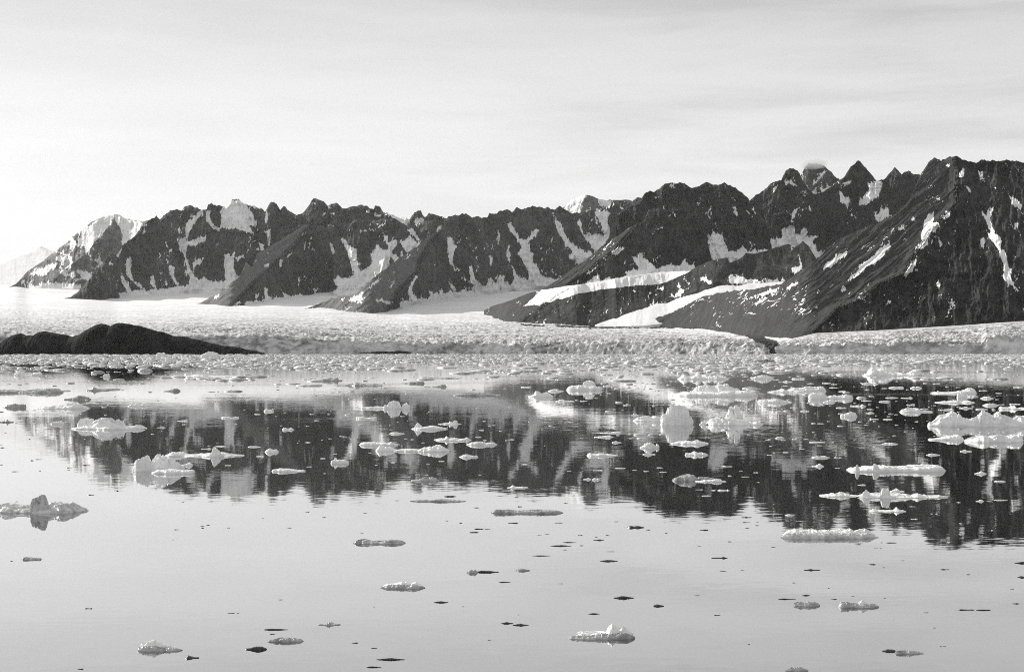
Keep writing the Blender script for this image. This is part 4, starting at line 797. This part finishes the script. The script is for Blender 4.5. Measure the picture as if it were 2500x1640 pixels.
berg('ice_floe', 'low white floe with frothy top, lowest of the stacked right floes', [('ice_slab', 'f3', 100, [(697, 78), (740, 58), (800, 55), (1000, 55), (1200, 55), (1300, 58), (1369, 80)], 'p', FL),
    ('snow_cap', 'f3', 90, [(712, 64), (750, 40), (800, 30), (840, 37), (920, 27), (960, 39), (1030, 37), (1070, 41), (1140, 34), (1170, 24), (1200, 44), (1230, 29), (1280, 27), (1310, 44), (1350, 68)], 'w')], BIG)
# --- foreground
berg('ice_floe', 'grey ragged floe at the far left of the pale foreground', [('ice', 'f1', 246, [(148, 238), (160, 225), (200, 226), (230, 230), (288, 230)], 'g')], BIG)
berg('ice_floe', 'foreground lump with white crown and dark tail, bottom left', [('clear_ice_base', 'f1', 878, [(950, 850), (985, 838), (1060, 840), (1120, 845), (1190, 850), (1262, 862)], 'g'),
    ('snow_cap', 'f1', 868, [(968, 840), (990, 812), (1040, 800), (1075, 797), (1110, 815), (1150, 838), (1180, 852)], 'w')], BIG)
berg('ice_floe', 'small dark comma-shaped bit right of the white-crowned bottom left lump', [('ice', 'f1', 927, [(1284, 915), (1300, 905), (1330, 912), (1378, 925)], 'd')], BIG)
berg('ice_floe', 'dark glossy oval with a thin left tip, bottom left of centre', [('ice', 'f1', 869, [(1698, 858), (1730, 853), (1760, 843), (1810, 842), (1848, 858)], 'd', FL)], BIG)
berg('ice_floe', 'dark ragged lens of ice above the glossy oval, bottom left of centre', [('ice', 'f1', 815, [(1848, 800), (1920, 785), (2000, 780), (2060, 785), (2098, 798)], 'g')], BIG)
berg('ice_floe', 'long dark straight stick-like sliver, bottom left of centre', [('ice', 'f1', 729, [(1826, 723), (1880, 719), (1940, 721), (1992, 726)], 'd', FL)], BIG)
berg('ice_floe', 'dark arched sliver with a raised middle, bottom left of centre', [('ice', 'f1', 698, [(2198, 694), (2240, 686), (2280, 673), (2310, 682), (2358, 692)], 'g')], BIG)
berg('ice_floe', 'long grey ragged floe below the middle of the reflection', [('ice', 'f2', 137, [(92, 122), (130, 105), (170, 102), (210, 108), (260, 112), (320, 108), (380, 104), (430, 113), (453, 122)], 'g')], BIG)
berg('ice_floe', 'grey floe crowned with small white heaps, centre foreground', [('clear_ice_base', 'f2', 446, [(282, 432), (330, 418), (450, 415), (520, 412), (588, 432)], 'g'),
    ('snow_cap', 'f2', 438, [(300, 425), (330, 408), (380, 410), (410, 399), (440, 391), (470, 398), (490, 411), (520, 399), (555, 412), (572, 430)], 'w')], BIG)
berg('ice_floe', 'foreground floe with a white peaked crown on its right, bottom centre', [('clear_ice_base', 'f2', 797, [(1578, 784), (1600, 766), (1660, 764), (1760, 760), (1850, 752), (1960, 748), (2038, 762)], 'g'),
    ('snow_cap', 'f2', 784, [(1640, 778), (1720, 758), (1780, 745), (1840, 736), (1855, 700), (1880, 683), (1905, 708), (1930, 714), (1975, 709), (1990, 730), (2020, 766)], 'w')], BIG)
for q in [('dark speckled lens right of the white-heaped centre floe', (648, 750, 537, 12), 'd'), ('grey short bar above right of centre foreground, near a fish-shaped bit', (1098, 1182, 398, 7), 'd'),
          ('grey fish-shaped bit of ice, right of centre foreground', (1213, 1316, 316, 18), 'g'), ('dark left lens of an overlapping pair, bottom centre', (1114, 1200, 682, 12), 'd'),
          ('dark right lens of an overlapping pair, bottom centre', (1194, 1306, 694, 13), 'd'), ('single dark thin lens above the white-peaked foreground floe', (1714, 1797, 617, 9), 'd'),
          ('dark tilted leaf-like bit with a thin left tail, right of centre foreground', (1893, 2032, 506, 18), 'd'), ('small dark grey teardrop right of the dark leaf-like bit', (2164, 2243, 562, 16), 'd'),
          ('straight black bar, right of centre foreground', (1330, 1457, 216, 6), 'd'), ('black knotted bar between two thin bars, right of centre', (1454, 1602, 147, 9), 'd'),
          ('thin dark bar just above the black knotted bar', (1538, 1636, 123, 6), 'd'), ('dark flat bit with a bumpy top below small dark specks, right of centre', (1798, 1922, 252, 12), 'd'),
          ('long dark double lens at the bottom, left of centre', (252, 450, 932, 14), 'd'), ('dark broken sliver at the very bottom, left of centre', (183, 288, 985, 9), 'd')]:
    x0_, x1_, y_, h_ = q[1]; r_ = random.Random(x0_)
    k_ = r_.uniform(.3, .6)
    berg('ice_floe', q[0], [('ice', 'f2', y_ + h_ * .35, [(x0_, y_), (x0_ + (x1_ - x0_) * k_ * .5, y_ - h_ * .45), (x0_ + (x1_ - x0_) * k_, y_ - h_ * .7), (x0_ + (x1_ - x0_) * .8, y_ - h_ * .3), (x1_, y_)], q[2])], BIG)
berg('ice_floe', 'grey two-part lens, pale left body and dark right tail, centre foreground', [('ice_body', 'f2', 336, [(876, 326), (905, 312), (935, 310), (955, 326)], 'g'), ('ice_tail', 'f2', 332, [(945, 325), (980, 318), (1040, 320), (1100, 328)], 'd', FL)], BIG)
berg('ice_floe', 'grey lumpy floe left of a larger twin, lower right', [('ice', 'f3', 568, [(783, 548), (830, 534), (880, 530), (930, 533), (960, 543), (967, 560)], 'g')], BIG)
berg('ice_floe', 'grey lumpy floe with a white peak, right of a smaller twin, lower right', [('clear_ice_base', 'f3', 580, [(1098, 560), (1115, 532), (1160, 536), (1220, 547), (1300, 550), (1350, 549), (1378, 566)], 'g'), ('snow_cap', 'f3', 572, [(1215, 562), (1240, 538), (1265, 520), (1300, 543), (1330, 562)], 'w')], BIG)
berg('ice_floe', 'pale tapering floe with a dark rolled left end, bottom right', [('ice_body', 'f3', 896, [(1488, 872), (1520, 869), (1580, 868), (1640, 875), (1684, 889)], 'g'), ('clear_ice_end', 'f3', 880, [(1398, 872), (1440, 861), (1480, 864), (1496, 872)], 'd')], BIG)
berg('ice_floe', 'dark grey oval lump cut off by the bottom edge, right', [('ice', 'f3', 1018, [(728, 1005), (760, 989), (830, 981), (888, 1003)], 'g')], BIG)

# --- small slivers and bits: (grid, x0, x1, y) in the photograph
DARK = [('f1', 1203, 1242, 35), ('f1', 1385, 1417, 11), ('f1', 1390, 1412, 23), ('f1', 1424, 1454, 3), ('f1', 1568, 1590, 22), ('f1', 1993, 2018, 23), ('f1', 1924, 1960, 519), ('f1', 588, 640, 580), ('f1', 1573, 1628, 610), ('f1', 1638, 1655, 611), ('f1', 533, 580, 998), ('f1', 68, 92, 252), ('f1', 1866, 1904, 756), ('f1', 1190, 1204, 104),
        ('w5', 0, 46, 120), ('w5', 258, 278, 41), ('w5', 275, 310, 237), ('w5', 312, 390, 226), ('w5', 95, 178, 337), ('w5', 606, 658, 302), ('w5', 606, 638, 321), ('w5', 748, 818, 279), ('w5', 796, 858, 549), ('w5', 1058, 1076, 512), ('w5', 0, 26, 275), ('w5', 1650, 1672, 614), ('w5', 128, 170, 609), ('w5', 352, 370, 332), ('w5', 1366, 1396, 454),
        ('w6', 462, 505, 704), ('w6', 1282, 1322, 600), ('w6', 990, 1026, 714), ('w6', 610, 656, 752), ('w6', 303, 340, 848), ('w6', 1994, 2048, 665), ('w6', 1862, 1892, 804), ('w6', 1735, 1765, 783), ('w6', 2000, 2086, 856), ('w6', 2092, 2150, 860), ('w6', 1955, 2040, 888), ('w6', 75, 88, 760),
        ('w7', 86, 132, 655), ('w7', 0, 92, 803), ('w7', 425, 498, 803), ('w7', 960, 1004, 791), ('w7', 1256, 1294, 864), ('w7', 1740, 1818, 868), ('w7', 2132, 2204, 798), ('w7', 2246, 2284, 798), ('w7', 2120, 2216, 752), ('w7', 505, 546, 622), ('w7', 698, 800, 632), ('w7', 2246, 2276, 824), ('w7', 2150, 2192, 851),
        ('f2', 898, 962, 55), ('f2', 138, 163, 60), ('f2', 78, 128, 818), ('f2', 215, 260, 853), ('f2', 1842, 1900, 186), ('f2', 1752, 1828, 107), ('f2', 1366, 1396, 72), ('f2', 1414, 1448, 67), ('f2', 1654, 1688, 145), ('f2', 1540, 1572, 174), ('f2', 1836, 1866, 74), ('f2', 1762, 1784, 86), ('f2', 1646, 1680, 74), ('f2', 2118, 2148, 37), ('f2', 228, 242, 568), ('f2', 1020, 1046, 798), ('f2', 1228, 1240, 622), ('f2', 2248, 2268, 59), ('f2', 842, 858, 566), ('f2', 1510, 1545, 408),
        ('f3', 678, 802, 513), ('f3', 843, 900, 489), ('f3', 1043, 1086, 516), ('f3', 1924, 2038, 588), ('f3', 2046, 2150, 589), ('f3', 2298, 2352, 546), ('f3', 2314, 2420, 265), ('f3', 2334, 2420, 363), ('f3', 1803, 1866, 309), ('f3', 856, 972, 313), ('f3', 214, 330, 230), ('f3', 273, 322, 320), ('f3', 1307, 1360, 275), ('f3', 1980, 2010, 345), ('f3', 1528, 1556, 248), ('f3', 775, 802, 402), ('f3', 1182, 1208, 496), ('f3', 98, 138, 489), ('f3', 236, 282, 626), ('f3', 1684, 1720, 608), ('f3', 1748, 1772, 713), ('f3', 1795, 1816, 842), ('f3', 1818, 1840, 842), ('f3', 466, 484, 827), ('f3', 136, 196, 38), ('f3', 332, 360, 118), ('f3', 120, 148, 150), ('f3', 630, 662, 155), ('f3', 420, 446, 314), ('f3', 1402, 1418, 296), ('f3', 2282, 2312, 445), ('f3', 1424, 1500, 125), ('f3', 1384, 1404, 124), ('f3', 1340, 1372, 164), ('f3', 1378, 1400, 164), ('f3', 522, 546, 6), ('f3', 1408, 1424, 507), ('f3', 1024, 1036, 438)]
LIGHT = [('w5', 2250, 2370, 110), ('w5', 2325, 2400, 198), ('w5', 2040, 2100, 280), ('w5', 1825, 1920, 130), ('w5', 1950, 2060, 108), ('w6', 20, 95, 198), ('w6', 475, 525, 293), ('w6', 600, 652, 218), ('w6', 722, 756, 176), ('w6', 630, 660, 354), ('w6', 1040, 1070, 166), ('w6', 1240, 1284, 256), ('w6', 1098, 1126, 277), ('w6', 1676, 1736, 243), ('w6', 1564, 1600, 270), ('w6', 1548, 1586, 366), ('w6', 2038, 2066, 367), ('w6', 2310, 2366, 47), ('w6', 2012, 2066, 23), ('w6', 2080, 2120, 53), ('w6', 676, 710, 38), ('w6', 460, 520, 73),
         ('w7', 945, 1036, 72), ('w7', 820, 890, 30), ('w7', 1100, 1142, 36), ('w7', 968, 1072, 306), ('w7', 1128, 1172, 324), ('w7', 1230, 1284, 334), ('w7', 1350, 1408, 302), ('w7', 1376, 1446, 340), ('w7', 770, 862, 326), ('w7', 120, 182, 272), ('w7', 535, 576, 331), ('w7', 1702, 1772, 501), ('w7', 1844, 1892, 507), ('w7', 1758, 1844, 555), ('w7', 1936, 2040, 291), ('w7', 2100, 2134, 330), ('w7', 2228, 2274, 346), ('w7', 1996, 2034, 376), ('w7', 2118, 2194, 384), ('w7', 2258, 2284, 434), ('w7', 1945, 1976, 38), ('w7', 1900, 2015, 508), ('w7', 1816, 1846, 28), ('w7', 2344, 2376, 48),
         ('w8', 30, 84, 50), ('w8', 170, 222, 52), ('w8', 272, 320, 42), ('w8', 376, 426, 42), ('w8', 430, 576, 68), ('w8', 632, 658, 70), ('w8', 66, 98, 106), ('w8', 336, 390, 130), ('w8', 500, 556, 100), ('w8', 188, 246, 162), ('w8', 44, 92, 186), ('w8', 100, 122, 168), ('w8', 1088, 1238, 84), ('w8', 1490, 1618, 184), ('w8', 1800, 1908, 152), ('w8', 660, 710, 306), ('w8', 868, 944, 458), ('w8', 1036, 1066, 445), ('w8', 206, 300, 732), ('w8', 1350, 1416, 768), ('w8', 1330, 1398, 654), ('w8', 1764, 1808, 617), ('w8', 1530, 1552, 720), ('w8', 1574, 1600, 720), ('w8', 2040, 2090, 606), ('w8', 2080, 2100, 870), ('w8', 1840, 1902, 88), ('w8', 650, 730, 210), ('w8', 1120, 1172, 664),
         ('w1', 2310, 2368, 597), ('w1', 1610, 1708, 656), ('w1', 1650, 1690, 690), ('w1', 2062, 2086, 687), ('w1', 2130, 2152, 687), ('w1', 1436, 1506, 718), ('w1', 945, 972, 604), ('w2', 0, 62, 597), ('w2', 548, 596, 655), ('w2', 884, 940, 577), ('w2', 1230, 1262, 737), ('w2', 2076, 2108, 660), ('w2', 2128, 2156, 702), ('w2', 2040, 2090, 742), ('w2', 2010, 2066, 804), ('w3', 830, 1030, 765), ('w3', 780, 960, 803), ('w3', 1115, 1190, 607),
         ('w4', 1150, 1292, 355), ('w4', 1345, 1452, 358), ('w4', 610, 696, 356), ('w4', 690, 766, 389), ('w4', 545, 626, 313), ('w4', 406, 476, 319), ('w4', 624, 686, 325), ('w4', 100, 160, 284), ('w4', 190, 280, 302), ('w4', 270, 390, 276), ('w4', 255, 326, 537), ('w4', 670, 768, 537), ('w4', 345, 432, 570), ('w4', 800, 945, 522), ('w4', 940, 1024, 586), ('w4', 978, 1062, 641), ('w4', 1096, 1188, 643), ('w4', 930, 966, 697), ('w4', 1206, 1238, 695), ('w4', 1616, 1746, 556), ('w4', 1790, 1916, 542), ('w4', 1310, 1392, 512), ('w4', 1940, 2052, 551), ('w4', 1120, 1240, 447), ('w4', 1260, 1370, 450), ('w4', 1060, 1162, 482), ('w4', 900, 1000, 474), ('w4', 1436, 1516, 550), ('w4', 2250, 2350, 505), ('w4', 2140, 2206, 510), ('w4', 1970, 2048, 382), ('w4', 2120, 2182, 405), ('w4', 1550, 1582, 518), ('w4', 1385, 1420, 665), ('w4', 500, 570, 682), ('w4', 590, 622, 662), ('w4', 905, 1060, 320), ('w4', 1550, 1620, 320), ('w4', 2280, 2370, 352), ('w4', 190, 240, 340),
         ('w3', 115, 215, 348), ('w3', 410, 500, 385), ('w3', 650, 726, 478), ('w3', 700, 776, 452), ('w3', 430, 606, 478), ('w3', 900, 946, 408), ('w3', 860, 940, 345), ('w3', 1040, 1090, 516)]
def chip(g, x0, x1, y, mat, label, group, name='ice_chip', hmul=1.0):
    r = random.Random(int(x0 * 7 + y * 13)); w = x1 - x0; s = GR[g][2] if g else 1.0
    h = min(max(w * r.uniform(.07, .13), 1.3 * s), 3.6 * s) * hmul
    k = r.uniform(.25, .75)
    q = [(x0, y + h * r.uniform(0, .2))]
    for k in sorted(r.uniform(.06, .94) for _ in range(r.choice((2, 3, 4, 5)))): q.append((x0 + w * k, y - h * r.choice((.05, .2, .3, .45, .8))))
    q.append((x1, y + h * r.uniform(-.1, .2)))
    o = ice_mesh(name, g, y + h * .45, q, mat, res=0.9, flat=(mat == 'd' or r.random() < .4))
    return tag(o, label, name.replace('_', ' '), group)
for g, a, b, y in DARK:
    chip(g, a, b, y, 'd', 'thin dark sliver of clear ice lying on the pale smooth foreground water', 'dark slivers on pale water')
for g, a, b, y in LIGHT:
    chip(g, a, b, y, 'w', 'small white chip of ice on the dark reflection of the mountains', 'white chips on the dark reflection', name='ice_bit', hmul=1.25)

# --- the packed brash further out: nobody could count it
def brash():
    rng = np.random.default_rng(12)
    VV, FF, off = [], [], 0
    def lump(px, py, w, h):
        nonlocal off
        Y = dist_at(py); m = Y / FPX; W_ = w * m / 2; Hh = h * m; D = min(W_ * rng.uniform(.5, 1.0), 0.6 * h * Y / (py - HY))
        n = 9; a = np.linspace(0, 2 * math.pi, n, endpoint=False) + rng.uniform(0, 1)
        rr = rng.uniform(.7, 1.15, n)
        rings = []
        for k, (q, z) in enumerate(((1.0, -0.3), (1.0, 0.35), (0.66, 0.8))):
            jz = rng.uniform(.75, 1.2, n) if k else np.ones(n)
            rings.append(np.stack([np.cos(a) * rr * q * W_, np.sin(a) * rr * q * D, z * Hh * jz], -1))
        top = np.array([[rng.uniform(-.35, .35) * W_, rng.uniform(-.3, .3) * D, Hh * rng.uniform(.85, 1.15)]])
        v = np.concatenate(rings + [np.repeat(top, n, 0)], 0) + np.array([(px - CX) * m, Y, 0])
        i = np.arange(n); j = (i + 1) % n
        f = np.concatenate([np.stack([k * n + i, k * n + j, (k + 1) * n + j, (k + 1) * n + i], -1) for k in range(3)], 0)
        VV.append(v); FF.append(f + off); off += len(v)
    def density(px, py):
        d = vnoise(px / 260.0, py / 9.0, 91) * .6 + vnoise(px / 70.0, py / 4.0, 92) * .4
        return float(d)
    n = 0
    while n < 21000:
        # closer to the glacier the ice lies closer together
        py = 863.2 + rng.exponential(17.0) + rng.uniform(0, 3); px = rng.uniform(-220, 2720)
        if py > 965: continue
        t = (py - 863) / 100
        right = max(0.0, (px - 1500) / 1000)
        lim = 0.06 + 0.60 * min(t * 2.0, 1) + (0.12 * right if 895 < py < 930 else 0)
        if py > 896 and px < 1250: lim += 0.04
        if density(px, py) < lim and rng.uniform() < 0.92: continue
        sc = 0.5 + 1.3 * min(t * 1.6, 1)
        w = float(np.clip(rng.lognormal(1.95, .75), 2.2, 40)) * sc
        h = float(np.clip(w * rng.uniform(.06, .15), 0.5, 4.0 if py > 876 else 1.5))
        if rng.uniform() < 0.03: h *= 2.0
        lump(px, py, w, h); n += 1
    for _ in range(420):                                # loose crumbs between the bigger pieces
        py = rng.uniform(905, 1075); px = rng.uniform(1380, 2520)
        if py > 1010 and rng.uniform() < .55: continue
        w = float(np.clip(rng.lognormal(1.9, .5), 3, 26)); lump(px, py, w, max(1.0, w * .16))
    for _ in range(200):
        py = rng.uniform(905, 1090); px = rng.uniform(-20, 1380)
        w = float(np.clip(rng.lognormal(1.9, .5), 3, 24)); lump(px, py, w, max(1.0, w * .12))
    o = mesh_obj('brash_ice', np.concatenate(VV), np.concatenate(FF), BRASH)
    tag(o, 'packed field of small broken ice drifting below the glacier front', 'brash ice', kind='stuff')
brash()

# ------------------------------------------------------------------ air
HZ = bpy.data.materials.new('haze'); HZ.use_nodes = True
ht = HZ.node_tree; ht.nodes.clear()
ho = ht.nodes.new('ShaderNodeOutputMaterial'); hv = ht.nodes.new('ShaderNodeVolumePrincipled')
hv.inputs['Color'].default_value = (0.95, 0.95, 0.95, 1); hv.inputs['Density Attribute'].default_value = ''; hv.inputs['Density'].default_value = 0.65e-5; hv.inputs['Anisotropy'].default_value = 0.2
ht.links.new(hv.outputs[0], ho.inputs['Volume'])
def haze_box(x0, x1, y0, y1, z0, z1):
    v = [(x, y, z) for z in (z0, z1) for y in (y0, y1) for x in (x0, x1)]
    f = [(0, 2, 3, 1), (4, 5, 7, 6), (0, 1, 5, 4), (2, 6, 7, 3), (0, 4, 6, 2), (1, 3, 7, 5)]
    o = mesh_obj('haze', v, f, HZ, smooth=False)
    tag(o, 'thin even haze over the whole fjord paling the far mountains', 'haze', kind='stuff')
haze_box(-15000, 15000, -800, 18500, -400, 2400)
